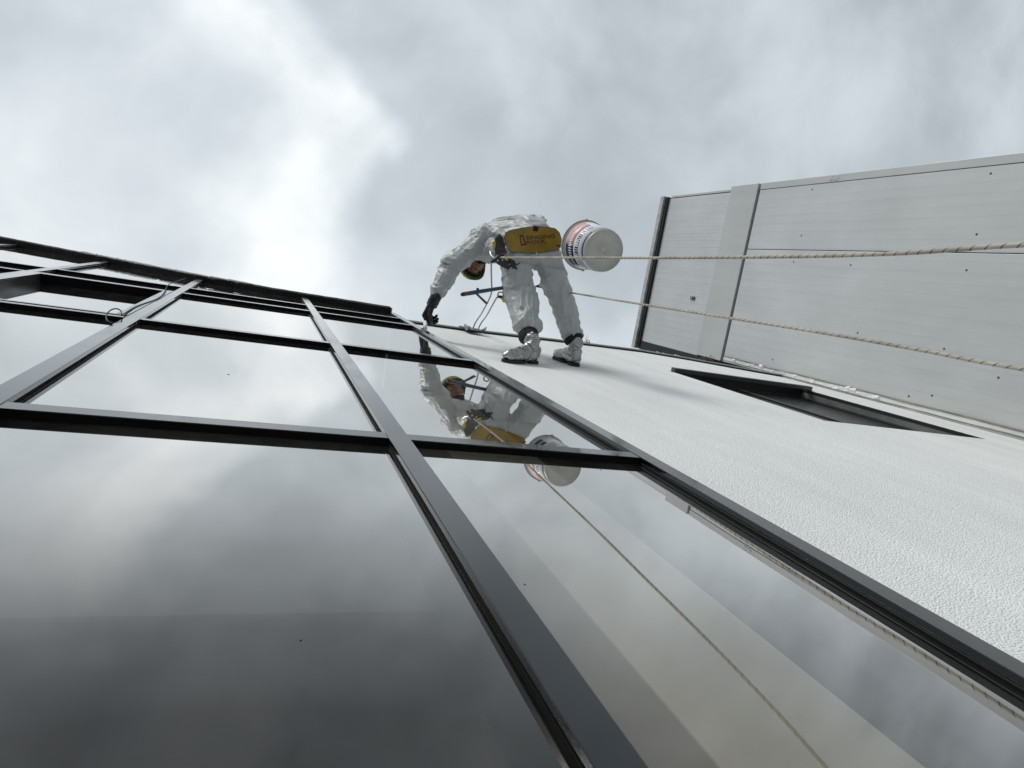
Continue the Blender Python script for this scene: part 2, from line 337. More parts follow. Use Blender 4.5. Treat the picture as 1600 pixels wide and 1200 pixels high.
def tube(bm, pts, r, seg=8, uv=True, caps=True):
    pts = [Vector(p) for p in pts]; n = len(pts)
    rs = r if isinstance(r, (list, tuple)) else [r] * n
    t0 = (pts[1] - pts[0]).normalized(); up = Vector((0, 0, 1)) if abs(t0.z) < .9 else Vector((1, 0, 0))
    a = t0.cross(up).normalized(); rings = []; ln = 0; lens = []
    for i, p in enumerate(pts):
        t = (pts[min(i + 1, n - 1)] - pts[max(i - 1, 0)]).normalized()
        a = (a - t * a.dot(t)).normalized(); b = t.cross(a)
        if i: ln += (p - pts[i - 1]).length
        lens.append(ln)
        rings.append([bm.verts.new(p + (a * math.cos(k * 2 * math.pi / seg) + b * math.sin(k * 2 * math.pi / seg)) * rs[i]) for k in range(seg)])
    lay = bm.loops.layers.uv.verify() if uv else None
    for i in range(n - 1):
        for k in range(seg):
            f = bm.faces.new((rings[i][k], rings[i][(k + 1) % seg], rings[i + 1][(k + 1) % seg], rings[i + 1][k])); f.smooth = True
            if uv:
                for lp, (uu, vv) in zip(f.loops, ((k, i), (k + 1, i), (k + 1, i + 1), (k, i + 1))): lp[lay].uv = (uu / seg, lens[vv])
    if caps: bm.faces.new(rings[0][::-1]); bm.faces.new(rings[-1])
    return bm
def spline(pts, n):
    pts = [Vector(p) for p in pts]; P = [pts[0] * 2 - pts[1]] + pts + [pts[-1] * 2 - pts[-2]]; out = []
    for i in range(1, len(P) - 2):
        for k in range(n):
            t = k / n; a, b, c, d = P[i - 1], P[i], P[i + 1], P[i + 2]
            out.append(.5 * ((2 * b) + (c - a) * t + (2 * a - 5 * b + 4 * c - d) * t * t + (3 * b - a - 3 * c + d) * t ** 3))
    return out + [pts[-1]]
def hull(bm, balls, sub=2):
    """convex hull round spheres or ellipsoids: (centre, radius or Vector radii[, rotation])"""
    b = bmesh.new()
    for q in balls:
        c, r = Vector(q[0]), q[1]; s = bmesh.new(); bmesh.ops.create_icosphere(s, subdivisions=sub, radius=1)
        rv = Vector((r, r, r)) if isinstance(r, (int, float)) else Vector(r)
        for v in s.verts:
            p = Vector((v.co.x * rv.x, v.co.y * rv.y, v.co.z * rv.z))
            if len(q) > 2: p = q[2] @ p
            v.co = p + c
        merge(b, s)
    res = bmesh.ops.convex_hull(b, input=b.verts)
    junk = [e for e in res['geom_interior'] + res['geom_unused'] if isinstance(e, bmesh.types.BMVert) and e.is_valid]
    bmesh.ops.delete(b, geom=list(set(junk)), context='VERTS')
    merge(bm, b); return bm
def remeshed(bm, voxel, smooth=2):
    """join overlapping solids into one continuous surface"""
    me = bpy.data.meshes.new('t'); bm.to_mesh(me); bm.free()
    o = bpy.data.objects.new('t', me); COL.objects.link(o)
    md = o.modifiers.new('r', 'REMESH'); md.mode = 'VOXEL'; md.voxel_size = voxel
    if smooth:
        sm = o.modifiers.new('s', 'SMOOTH'); sm.iterations = smooth; sm.factor = .5
    C.view_layer.update()
    ev = o.evaluated_get(C.evaluated_depsgraph_get()); out = bmesh.new(); out.from_mesh(ev.to_mesh())
    bpy.data.objects.remove(o); bpy.data.meshes.remove(me)
    return out
def lathe(bm, prof, c, axis, seg=48):
    axis = Vector(axis).normalized(); a = axis.orthogonal().normalized(); b = axis.cross(a); rings = []
    for r, h in prof:
        if r < 1e-5: rings.append([bm.verts.new(Vector(c) + axis * h)])
        else: rings.append([bm.verts.new(Vector(c) + axis * h + (a * math.cos(k * 2 * math.pi / seg) + b * math.sin(k * 2 * math.pi / seg)) * r) for k in range(seg)])
    for A, B in zip(rings, rings[1:]):
        for k in range(seg):
            q = [A[k % len(A)], A[(k + 1) % len(A)], B[(k + 1) % len(B)], B[k % len(B)]]; f = []
            for v in q:
                if v not in f: f.append(v)
            if len(f) > 2: bm.faces.new(f).smooth = True
    return bm
def text_mesh(body, size, extrude=.0004):
    cu = bpy.data.curves.new('t', 'FONT'); cu.body = body; cu.size = size; cu.extrude = extrude; cu.align_x = 'LEFT'; cu.resolution_u = 2
    cu.offset = size * .012
    o = bpy.data.objects.new('t', cu); COL.objects.link(o); C.view_layer.update()
    ev = o.evaluated_get(C.evaluated_depsgraph_get()); b = bmesh.new(); b.from_mesh(ev.to_mesh())
    bpy.data.objects.remove(o); bpy.data.curves.remove(cu); return b

# ================================================================== SETTING
bm = bmesh.new(); bmesh.ops.create_grid(bm, x_segments=8, y_segments=8, size=600)
tag(link('ground', bm, M['ground']), kind='structure')

FRONT, GLASS, STUC = .400, .4216, .500
def zc(z): return z + CAMZ                      # heights given above the eye
def zs(x):
    pts = [(-3.3, 8.05), (-2.19, 7.30), (-1.25, 6.73), (-.476, 6.17), (.34, 5.87), (1.03, 5.60), (1.2, 5.55)]
    for (a, b), (c, d) in zip(pts, pts[1:]):
        if a <= x <= c: return b + (d - b) * (x - a) / (c - a)
    return pts[0][1] if x < 0 else pts[-1][1]
MUL = [-2.85, -2.05, -1.252, -.4765, .3405, 1.030]; HW = .026
TR = [(-1.46, -1.40), (-.10, -.045), (1.520, 1.572), (3.112, 3.164), (4.628, 4.680), (5.085, 5.135)]

# ------------------------------------------------------------------ the glass facade
fac = empty('glass_facade', (0, GLASS, 0), 'dark mirrored glass facade in a grey metal grid left of the white stucco wall', 'facade')
def mullion_at(x):
    z0, z1 = zc(-1.5), zc(zs(x + HW) - .003)
    mo = link('mullion', bx(x - HW, x + HW, FRONT, FRONT + .0125, z0, z1, bev=.0016), M['alu'], fac, origin=(x, GLASS, 0))
    link('pressure_plate', bx(x - .019, x + .019, FRONT + .0128, FRONT + .0165, z0, z1), M['alu_dark'], mo, origin=(x, GLASS, 0))
    for s in (-1, 1):
        bm = bmesh.new(); box(bm, x + s * .0245, x + s * .014, FRONT + .0168, GLASS - .0003, z0, z1)
        link('gasket', bm, M['rubber_and_shade'], mo, origin=(x, GLASS, 0))
        g = bmesh.new(); n = 60
        pts = [(x + s * (.0222 + .0008 * noise.noise((zz * 3, x, s))), FRONT + .0150 + .0008 * noise.noise((zz * 2.3, 5, s)), zz) for zz in [z0 + (z1 - z0) * i / n for i in range(n + 1)]]
        tube(g, pts, .0013, 5, uv=False)
        link('sealing_bead', g, M['bead'], mo, origin=(x, GLASS, 0))
    link('back_box', bx(x - .024, x + .024, GLASS + .026, GLASS + .11, z0, z1), M['alu_dark'], mo, origin=(x, GLASS, 0))
for x in MUL: mullion_at(x)
VENT = (2, 3)                                   # the bay and row with the opening light
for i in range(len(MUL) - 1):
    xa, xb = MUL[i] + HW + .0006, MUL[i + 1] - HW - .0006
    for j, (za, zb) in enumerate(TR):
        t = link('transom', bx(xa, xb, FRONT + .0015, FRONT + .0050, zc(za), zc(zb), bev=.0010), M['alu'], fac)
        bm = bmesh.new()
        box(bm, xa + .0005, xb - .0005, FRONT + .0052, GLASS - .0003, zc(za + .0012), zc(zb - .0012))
        link('gasket', bm, M['rubber_and_shade'], t)  # deep black body, paints the shade on the transom's underside
    levels = [t for t in TR] + [(9, 9)]
    for j in range(len(levels) - 1):
        za, zb = levels[j][1], levels[j + 1][0]
        xa2, xb2 = MUL[i] + .015, MUL[i + 1] - .015
        if (i, j) == VENT: continue
        if zb == 9: bm = prism(bmesh.new(), [(xa2, GLASS, zc(za - .012)), (xb2, GLASS, zc(za - .012)), (xb2, GLASS, zc(zs(xb2) + .01)), (xa2, GLASS, zc(zs(xa2) + .01))], (0, .022, 0)); bmesh.ops.recalc_face_normals(bm, faces=bm.faces)
        else: bm = bx(xa2, xb2, GLASS, GLASS + .022, zc(za - .012), zc(zb + .012))
        bm.normal_update()
        for f in bm.faces: f.material_index = 0 if f.normal.y < -.5 else 1
        link('glass_pane', bm, [M['glass'], M['clear']], fac)
# the opening light in the bay left of the second mullion: its own deep sash
def vent():
    xa, xb = MUL[2] + HW + .002, MUL[3] - HW - .002; za, zb = TR[3][1] + .003, TR[4][0] - .003; d0, d1, w = .398, .485, .044
    root = link('window_sash', bx(xa, xb, d0 + .001, d0 + .006, zc(zb - w), zc(zb), bev=.001), M['alu'], fac, label='deep framed opening light between two mullions')
    link('bottom_rail', bx(xa, xb, d0 + .001, d0 + .006, zc(za), zc(za + w * .6), bev=.001), M['alu'], root)
    for x0, x1 in ((xa, xa + w), (xb - w, xb)):
        link('stile', bx(x0, x1, d0, d0 + .006, zc(za + w * .6 + .0004), zc(zb - w - .0004), bev=.001), M['alu'], root)
        link('reveal', bx(x0 + .002, x1 - .002, d0 + .0063, d1, zc(za + w * .6), zc(zb - w)), M['rubber_and_shade'] if x0 > -1 else M['alu_dark'], root)
    link('reveal', bx(xa + .002, xb - .002, d0 + .0063, d1, zc(zb - w + .002), zc(zb - .002)), M['rubber_and_shade'], root)  # reveals in black: shade of the deep opening put into the material
    link('reveal', bx(xa + .002, xb - .002, d0 + .0063, d1, zc(za + .002), zc(za + w * .6 - .002)), M['rubber_and_shade'], root)
    bm = bx(xa + w * .8, xb - w * .8, .452, .470, zc(za + w * .4), zc(zb - w * .8)); bm.normal_update()
    for f in bm.faces: f.material_index = 0 if f.normal.y < -.5 else 1
    link('pane', bm, [M['glass'], M['clear']], root)
vent()
# specks of dirt sitting on the panes
bm = bmesh.new(); rng = random.Random(12)
for px, py, r in [(357, 585, .0042), (820, 913, .0016), (939, 734, .0022), (560, 560, .002), (470, 1000, .0012), (700, 820, .0016)] :
    p = onY(px, py, GLASS - .0004); lathe(bm, [(0, .0008), (r * .7, .0006), (r, 0)], p, (0, -1, 0), 8)
sp_ = link('dirt_specks', bm, M['frame_black'], fac); sp_['kind'] = 'stuff'
# overhanging dark fascia along the top, rough with moss
def fascia():
    edge = [(-3.2, .366), (-2.2, .364), (-1.1, .374), (.17, .374), (1.020, .362)]
    n = 90; xs = [edge[0][0] + (edge[-1][0] - edge[0][0]) * i / n for i in range(n + 1)]
    def ye(x):
        for (a, b), (c, d) in zip(edge, edge[1:]):
            if a <= x <= c: return b + (d - b) * (x - a) / (c - a)
        return edge[-1][1]
    bm = bmesh.new(); rows = []
    for i, x in enumerate(xs):
        r = .0055 * noise.fractal((x * 9, 3, 0), 1, 2, 5) * (1.6 if -1.6 < x < .1 else .5)
        y = ye(x) + r; q = .008 * noise.noise((x * 7, 9, 0))
        prof = [(.60, 0), (GLASS + .01, .001), (.398 + .004 * noise.noise((x * 11, 1, 4)), 0), (y + .006, q * .2), (y, .012), (y - .002, .09 + q), (y + .02, .115 + q), (.60, .13)]
        rows.append([bm.verts.new((x, yy, zc(zs(x) + zz))) for yy, zz in prof])
    for A, B in zip(rows, rows[1:]):
        for k in range(len(A)): bm.faces.new((A[k], A[(k + 1) % len(A)], B[(k + 1) % len(B)], B[k]))
    bm.faces.new(rows[0]); bm.faces.new(rows[-1][::-1])
    fo = link('roof_fascia', bm, M['fascia'], fac)
    link('end_cap', bx(1.0205, 1.032, .366, .42, zc(zs(1.02) + .002), zc(zs(1.02) + .115), bev=.003), M['coping'], fo)
    # scraps of old snow caught on the fascia edge
    bm = bmesh.new(); rng = random.Random(4)
    for k in range(70):
        x = rng.choice([rng.uniform(-1.5, -.75), rng.uniform(-.9, -.1), rng.uniform(-1.3, -.9)])
        y = ye(x)
        x1 = x + rng.uniform(.02, .09); hull(bm, [((x, y - .007, zc(zs(x) + rng.uniform(.005, .03))), rng.uniform(.006, .013)), ((x1, ye(x1) - .006, zc(zs(x1) + rng.uniform(.005, .04))), rng.uniform(.004, .009))], 1)
    s = link('snow_scraps', bm, M['snow'], fac); s['kind'] = 'stuff'
fascia()
# dim room behind the glass
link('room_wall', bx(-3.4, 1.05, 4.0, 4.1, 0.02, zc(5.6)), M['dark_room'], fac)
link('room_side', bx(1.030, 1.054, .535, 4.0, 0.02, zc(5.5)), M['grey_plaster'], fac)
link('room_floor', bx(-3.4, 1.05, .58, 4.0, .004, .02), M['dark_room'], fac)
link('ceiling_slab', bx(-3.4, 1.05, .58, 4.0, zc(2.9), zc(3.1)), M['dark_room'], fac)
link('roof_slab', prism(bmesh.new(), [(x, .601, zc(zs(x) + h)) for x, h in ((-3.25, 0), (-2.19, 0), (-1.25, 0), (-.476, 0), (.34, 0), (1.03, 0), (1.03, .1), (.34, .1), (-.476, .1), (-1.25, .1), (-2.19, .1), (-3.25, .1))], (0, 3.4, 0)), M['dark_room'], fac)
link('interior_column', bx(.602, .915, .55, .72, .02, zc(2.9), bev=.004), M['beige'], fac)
link('dark_view_screen', bx(.400, .424, .54, 3.2, .02, zc(2.89)), M['dark_room'], fac)  # added dark screen, hides the lit side of the column
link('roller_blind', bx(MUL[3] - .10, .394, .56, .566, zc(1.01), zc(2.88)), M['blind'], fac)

# ------------------------------------------------------------------ the stucco wall with its window
stw = empty('stucco_wall', (2.5, STUC, 0), 'rough white stucco wall the worker stands against, right of the glass', 'wall')
WX0, WX1, WZ0, WZ1 = 3.325, 4.830, 3.130, 4.880
def ztop(x):
    pts = [(1.0, 5.97), (1.9, 6.0), (3.0, 6.30), (4.0, 6.50), (4.5, 6.35), (5.15, 5.98), (5.5, 5.86), (7, 5.8)]
    for (a, b), (c, d) in zip(pts, pts[1:]):
        if a <= x <= c: return b + (d - b) * (x - a) / (c - a)
    return pts[-1][1]
def stucco():
    bm = bmesh.new(); x0, x1 = 1.0565, 5.445
    xs = sorted(set([x0, 1.9, 3.0, WX0, 4.0, 4.5, WX1, 5.15, x1]))
    for a, b in zip(xs, xs[1:]):
        cols = [(0, zc(WZ0)), (zc(WZ0), zc(WZ1)), (zc(WZ1), None)]
        for lo, hi in cols:
            if lo == zc(WZ0) and a >= WX0 - 1e-6 and b <= WX1 + 1e-6: continue
            h0, h1 = (hi, hi) if hi else (zc(ztop(a)), zc(ztop(b)))
            bm.faces.new([bm.verts.new(p) for p in ((a, STUC, lo), (b, STUC, lo), (b, STUC, h1), (a, STUC, h0))])
    bmesh.ops.remove_doubles(bm, verts=bm.verts, dist=1e-5)
    # thickness: jamb reveals and top
    ext = bmesh.ops.extrude_face_region(bm, geom=list(bm.faces))
    bmesh.ops.translate(bm, vec=(0, .24, 0), verts=[v for v in ext['geom'] if isinstance(v, bmesh.types.BMVert)])
    link('wall_face', bm, M['stucco'], stw)
    # side jamb closing the joint to the last mullion
    link('jamb_cover', bx(1.0062, 1.0558, FRONT + .0145, STUC + .03, 0, zc(5.57)), M['alu_dark'], stw)
    # coping
    bm = bmesh.new(); rows = []
    for i in range(41):
        x = 1.06 + (5.44 - 1.06) * i / 40; z = zc(ztop(x)) + .004 * noise.noise((x * 3, 0, 2))
        rows.append([bm.verts.new((x, y, z + dz)) for y, dz in ((.472, -.045), (.472, .006), (.476, .010), (.76, .03), (.76, .0), (.4995, .0), (.4995, -.008), (.482, -.045))])
    for A, B in zip(rows, rows[1:]):
        for k in range(8): bm.faces.new((A[k], A[(k + 1) % 8], B[(k + 1) % 8], B[k]))
    bm.faces.new(rows[0]); bm.faces.new(rows[-1][::-1])
    link('coping', bm, M['coping'], stw)
    bm = bmesh.new(); rows = []
    for i in range(31):
        x = 1.06 + (5.44 - 1.06) * i / 30; z = zc(ztop(x)) - .012
        rows.append([bm.verts.new((x, y, z + dz)) for y, dz in ((.4885, -.030), (.4885, 0), (.4990, 0), (.4990, -.030))])
    for A, B in zip(rows, rows[1:]):
        for k in range(4): bm.faces.new((A[k], A[(k + 1) % 4], B[(k + 1) % 4], B[k]))
    bm.faces.new(rows[0]); bm.faces.new(rows[-1][::-1])
    link('drip_joint', bm, M['gap_fill'], stw)
    # the recessed window
    w = link('window', bx(WX0 + .001, WX1 - .001, .576, .66, zc(WZ1 - .06), zc(WZ1 - .005)), M['frame_black'], stw, label='deep dark window recessed in the stucco')
    link('frame_rail', bx(WX0 + .001, WX1 - .001, .56, .66, zc(WZ0 + .001), zc(WZ0 + .07)), M['frame_black'], w)
    for a, b in ((WX0 + .005, WX0 + .07), (WX1 - .06, WX1 - .005), (4.04, 4.11)):
        link('frame_stile', bx(a, b, .578, .66, zc(WZ0 + .071), zc(WZ1 - .061)), M['frame_black'], w)
    link('pane', bx(WX0 + .06, 4.045, .590, .602, zc(WZ0 + .06), zc(WZ1 - .05)), M['dark_glass'], w)
    link('pane', bx(4.105, WX1 - .05, .590, .602, zc(WZ0 + .06), zc(WZ1 - .05)), M['dark_glass'], w)
    link('reveal_liner', bx(WX0 + .0005, WX1 - .0005, STUC + .004, .5755, zc(WZ1 - .004), zc(WZ1 - .0005)), M['frame_black'], w)
    link('reveal_liner', bx(WX1 - .004, WX1 - .0005, STUC + .028, .5755, zc(WZ0 + .07), zc(WZ1 - .0045)), M['liner'], w)
    link('seal_strip', bx(WX1 - .007, WX1 - .0005, STUC + .002, STUC + .0275, zc(WZ0 + .01), zc(WZ1 - .0045)), M['frame_black'], w)
    link('reveal_liner', bx(WX0 + .0005, WX0 + .004, STUC + .004, .5755, zc(WZ0 + .07), zc(WZ1 - .0045)), M['frame_black'], w)
    link('head_flashing', bx(WX0 - .01, WX1 + .01, .462, .4985, zc(WZ1 - .10), zc(WZ1 - .045), bev=.002), M['steel_dark'], w)
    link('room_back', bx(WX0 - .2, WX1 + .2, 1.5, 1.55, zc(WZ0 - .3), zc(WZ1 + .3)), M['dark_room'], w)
stucco()

# ------------------------------------------------------------------ the steel clad wing, square to the wall
XF = 5.46
wing = empty('steel_clad_wing', (XF, 0, 0), 'tall pale steel clad wing standing out from the stucco wall at right', 'building')
YO, YO2 = -1.692, -1.625
ZJ0, ZJ1, ZB = 6.905, 6.945, 7.46
def wing_build():
    link('panel', bx(XF, XF + .08, -1.612, -.905, 0, zc(ZJ0), bev=.003), M['clad'], wing)
    link('panel', bx(XF, XF + .08, -.897, .428, 0, zc(ZJ0), bev=.003), M['clad'], wing)
    link('core', bx(XF + .03, XF + 3, YO + .03, 2.5, 0, zc(ZJ0 + .02)), M['gap_fill'], wing)
    link('corner_flashing', bx(XF - .006, XF + .10, YO, -1.617, 0, zc(ZJ0), bev=.003), M['clad_flat'], wing)
    link('end_panel', bx(XF + .102, XF + 3, YO + .002, YO + .028, 0, zc(9.0)), M['clad_flat'], wing)
    link('flashing_band', bx(XF - .012, XF + .06, YO - .002, .50, zc(ZJ1), zc(ZB), bev=.003), M['clad_flat'], wing)
    link('upper_panel', bx(XF + .012, XF + .09, YO2, .515, zc(ZB + .001), zc(8.90), bev=.003), M['clad'], wing, label='smooth upper panel above the flashing band')
    link('upper_core', bx(XF + .045, XF + 3, YO2 + .05, 2.5, zc(ZJ1), zc(8.95)), M['gap_fill'], wing)
    link('top_trim', bx(XF - .055, XF + .35, YO2 - .03, .64, zc(8.965), zc(9.055), bev=.004), M['trim'], wing)
    link('gap_shade_strip', bx(XF - .02, XF + .3, YO2 - .02, .60, zc(8.902), zc(8.962)), M['gap_fill'], wing)  # solid strip, the gap's shade is its dark colour
    link('recess_shade_block', bx(XF + .004, XF + .3, .517, .66, zc(ZB - .3), zc(8.90)), M['gap_fill'], wing)  # solid block coloured dark for the shade in the open end
    # corner strips where the wing meets the stucco
    n = 60
    for y, r, mt, nm in ((.436, .006, M['trim_brown'], 'sealant_line'), (.482, .005, M['trim_brown'], 'sealant_line')):
        bm = bmesh.new(); tube(bm, [(XF - .006 - .003 * noise.noise((i * .31, y * 9, 1)), y + .008 * noise.noise((i * .23, y * 30, 0)), .0 + zc(6.9) * i / n) for i in range(n + 1)], [r * (1 + .5 * noise.noise((i * .6, y * 17, 5))) for i in range(n + 1)], 6, uv=False)
        link(nm, bm, mt, wing)
    link('corner_strip', bx(XF - .004, XF + .02, .430, .4985, 0, zc(6.9)), M['stucco'], wing)
    # screws
    first = None
    for px, py in ((1548, 271), (1526, 366), (1510, 422), (1329, 414), (1240, 409), (1252, 368), (1269, 296), (1207, 562), (1456, 618), (1420, 619), (1475, 545), (1340, 520), (1560, 590)):
        p = onX(px, py, XF)
        if first is None:
            bm = bmesh.new(); lathe(bm, [(0, .0052), (.005, .0045), (.0075, .001), (.0100, .0005), (.0100, -.002)], p, (-1, 0, 0), 12)
            first = link('screw', bm, M['steel_dark'], wing, smooth=True, origin=p)
        else: inst(first, 'screw', p, wing)
    p = onX(1083, 466, XF + .012); bm = bmesh.new()
    box(bm, p.x - .02, p.x, p.y - .022, p.y + .022, p.z - .045, p.z + .045, bev=.006)
    cl = link('bracket', bm, M['bead'], wing, label='small brown bracket on the upper panel')
    link('bolt', lathe(bmesh.new(), [(0, .012), (.012, .010), (.014, 0), (0, -.002)], (p.x - .0205, p.y, p.z), (-1, 0, 0), 10), M['trim'], cl, smooth=True)
    # scratch marks near the joint and dried drips
    bm = bmesh.new(); rng = random.Random(3)
    for k in range(14):
        px = rng.uniform(1296, 1312); py = 280 + rng.uniform(-4, 4); p = onX(px, py, XF - .0065)
        box(bm, p.x - .001, p.x, p.y - .003, p.y + .003, p.z - rng.uniform(.004, .02), p.z + .004)
    s = link('scuff_marks', bm, M['trim_brown'], wing); s['kind'] = 'stuff'
    bm = bmesh.new()
    for k in range(46):
        t = rng.random() ** .7; px = 1130 + 260 * t; py = 563 + (625 - 563) * t + rng.uniform(-5, 2)
        p = onX(px, py, XF - .004); r = rng.uniform(.004, .013) * (1 if rng.random() < .85 else 1.7)
        hull(bm, [((p.x + .002, p.y, p.z), r), ((p.x, p.y + rng.uniform(-.01, .01), p.z + rng.uniform(.02, .06)), r * .6)], 1)
    s = link('snow_scraps', bm, M['snow'], wing); s['kind'] = 'stuff'
wing_build()

def snow_on_coping():
    bm = bmesh.new(); rng = random.Random(9)
    for k in range(60):
        x = rng.uniform(3.3, 5.35); z = zc(ztop(x)) + .01
        r = rng.uniform(.005, .015)
        hull(bm, [((x, .484 + rng.uniform(-.008, .03), z), r), ((x + rng.uniform(.02, .09), .488, z + .004), r * .7)], 1)
    o = link('snow_line', bm, M['snow'], stw); o['kind'] = 'stuff'
snow_on_coping()

def weed(name, base, n, h, label, seed):
    rng = random.Random(seed); bm = bmesh.new()
    for k in range(n):
        d = Vector((rng.uniform(-1, 1), rng.uniform(-1.2, .3), rng.uniform(.1, 1.2))).normalized() * h * rng.uniform(.4, 1)
        b = Vector(base) + Vector((rng.uniform(-.05, .05), 0, 0)); mid = b + d * .5 + Vector((rng.uniform(-.02, .02), rng.uniform(-.02, .02), .01))
        tube(bm, [b, mid, b + d], [.0035, .0025, .001], 5, uv=False)
    tag(link(name, bm, M['twig'], origin=base), label, 'weed')
weed('dry_weed', (4.75, .474, zc(ztop(4.75))), 34, .13, 'tangle of dry twigs caught where the coping meets the steel wing', 2)
weed('dry_weed', (3.25, .474, zc(ztop(3.25)) + .006), 9, .10, 'few thin dry stalks on the coping right of the worker', 6)

# ================================================================== THE WORKER
person = empty('person', (1.8, .5, 0), 'worker in white coverall, dark gloves and silver taped boots standing out from the stucco wall', 'person')
pel = onZ(826, 383, 4.75)
J = dict(
    lhip=onZ(806, 400, 4.72), rhip=onZ(853, 394, 4.72),
    lkn=onZ(813, 458, 4.58), rkn=onZ(874, 460, 4.58),
    lsh=onZ(752, 374, 5.10), rsh=onZ(826, 360, 5.12), neck=onZ(778, 378, 5.17), head=onZ(743, 409, 5.25),
    lel=onZ(705, 417, 5.00), lwr=onZ(680, 466, 4.88), lha=onZ(668, 488, 4.84),
)
lheel = onY(836, 568, STUC); ltoe = onY(782, 566, STUC); rheel = onY(900, 573, STUC); rtoe = Vector((rheel.x - .02, STUC, rheel.z + .26))
lank = onY(829, 538, .385); rank = onY(896, 541, .385)
lank = Vector((lheel.x - .055, .36, lheel.z + .03)); rank = Vector((rheel.x + .0, .36, rheel.z + .055))
def lerp(a, b, t): return a + (b - a) * t
SEGS = []
def limb(bm, pts):
    for (a, ra), (b, rb) in zip(pts, pts[1:]):
        hull(bm, [(a, ra), (b, rb)], 2); SEGS.append((Vector(a), Vector(b), max(ra, rb)))
def build_body():
    bm = bmesh.new()
    lum = onZ(815, 371, 4.92); chest = onZ(787, 370, 5.08)
    ub = onZ(795, 362, 5.08)
    hull(bm, [(pel, Vector((.175, .135, .13))), (J['lhip'], .118), (J['rhip'], .115)], 2)
    hull(bm, [(pel, Vector((.165, .135, .12))), (lum, Vector((.175, .135, .14)))], 2)
    hull(bm, [(lum, Vector((.175, .135, .14))), (chest, Vector((.185, .145, .14)))], 2)
    hull(bm, [(chest, Vector((.18, .14, .14))), (J['lsh'], .094), (J['rsh'], .10), (ub, .13)], 2)
    hull(bm, [(onZ(795, 362, 5.04), .125), (onZ(840, 350.5, 5.0), .070), (onZ(848, 364, 4.86), .07), (onZ(815, 374, 4.88), .12)], 2)
    hull(bm, [(chest, .12), (onZ(764, 397, 5.02), .080), (onZ(746, 393, 5.12), .078), (onZ(790, 396, 4.86), .09)], 2)
    hull(bm, [(J['neck'], .085), (lerp(J['neck'], J['head'], .42), .075)], 2)
    SEGS.extend([(pel, lum, .17), (lum, chest, .18), (J['lsh'], J['rsh'], .12)])
    limb(bm, [(J['lsh'], .098), (lerp(J['lsh'], J['lel'], .5), .092), (J['lel'], .084), (lerp(J['lel'], J['lwr'], .5), .074), (J['lwr'], .047)])
    rel, rwr = onZ(822, 398, 5.02), onZ(806, 436, 4.90)
    limb(bm, [(J['rsh'], .095), (rel, .08), (rwr, .055)])
    lcf = lerp(J['lkn'], lank, .5)
    limb(bm, [(J['lhip'], .122), (lerp(J['lhip'], J['lkn'], .5), .118), (J['lkn'], .112), (lerp(J['lkn'], lank, .42), .102), (lerp(J['lkn'], lank, .70), .092)])
    limb(bm, [(J['rhip'], .115), (lerp(J['rhip'], J['rkn'], .5), .106), (J['rkn'], .096), (lerp(J['rkn'], rank, .42), .088), (lerp(J['rkn'], rank, .72), .084)])
    bm = remeshed(bm, .0065, 8)
    bm.normal_update()
    joints = [J['lkn'], J['rkn'], J['lel'], J['lsh'], J['rsh'], J['lhip'], J['rhip'], lerp(J['lkn'], lank, .78), lerp(J['rkn'], rank, .8), J['lwr']]
    moves = []
    for v in bm.verts:
        p = v.co; best = None; bd = 9
        for a, b, r in SEGS:
            ab = b - a; t = max(0, min(1, (p - a).dot(ab) / ab.length_squared)); d = (p - (a + ab * t)).length - r
            if d < bd: bd, best = d, (a, ab.normalized())
        a, ax = best; rel_ = p - a; al = rel_.dot(ax); per = rel_ - ax * al
        # oblique folds: stretched round the limb, tight along it
        sk = per.cross(ax)
        jd = min((p - j).length for j in joints); near = max(0, 1 - jd / .19)
        wob = noise.noise(p * 3.5) * 1.1
        q = per * 7.0 + ax * (al * 3.2 + per.x * 3 - per.z * 3) + Vector((wob, wob, 0))       # long soft creases along the limb
        n1 = max(0, 1 - abs(noise.noise(q)) * 2.4) ** 1.6
        q2 = per * 4.0 + ax * (al * 10.5 + per.x * 9 + per.z * 7 + wob)                       # bunching at the joints
        n2 = max(0, 1 - abs(noise.noise(q2 + Vector((3, 7, 1)))) * 2.2) ** 1.6
        n3 = noise.noise(p * 5)
        n4 = max(0, 1 - abs(noise.noise(per * 15 + ax * (al * 9 + per.x * 8) + Vector((9, 2, 4)))) * 2.6) ** 2
        k = .0215 * n1 ** 1.4 * (1 - .4 * near) + .0290 * n2 ** 1.2 * near + .0055 * n4 + .018 * n3 - .011
        moves.append((v, v.normal * k))
    for v, d in moves: v.co += d
    for _ in range(1): bmesh.ops.smooth_vert(bm, verts=bm.verts, factor=.35, use_axis_x=True, use_axis_y=True, use_axis_z=True)
    for kn, an in ((J['lkn'], lank), (J['rkn'], rank)):           # trouser legs end at a cut cuff
        ax = (an - kn).normalized(); pc = an - ax * .060
        for v in bm.verts:
            e = (v.co - pc).dot(ax)
            if 0 < e < .2 and (v.co - pc).length < .19: v.co -= ax * e * .97
    # the seat board presses the cloth flat
    zs = zc(4.608)
    for v in bm.verts:
        if v.co.z < zs and v.co.y < -.16: v.co.z = zs + (v.co.z - zs) * .03
    link('body', bm, M['suit'], person, smooth=True)
build_body()

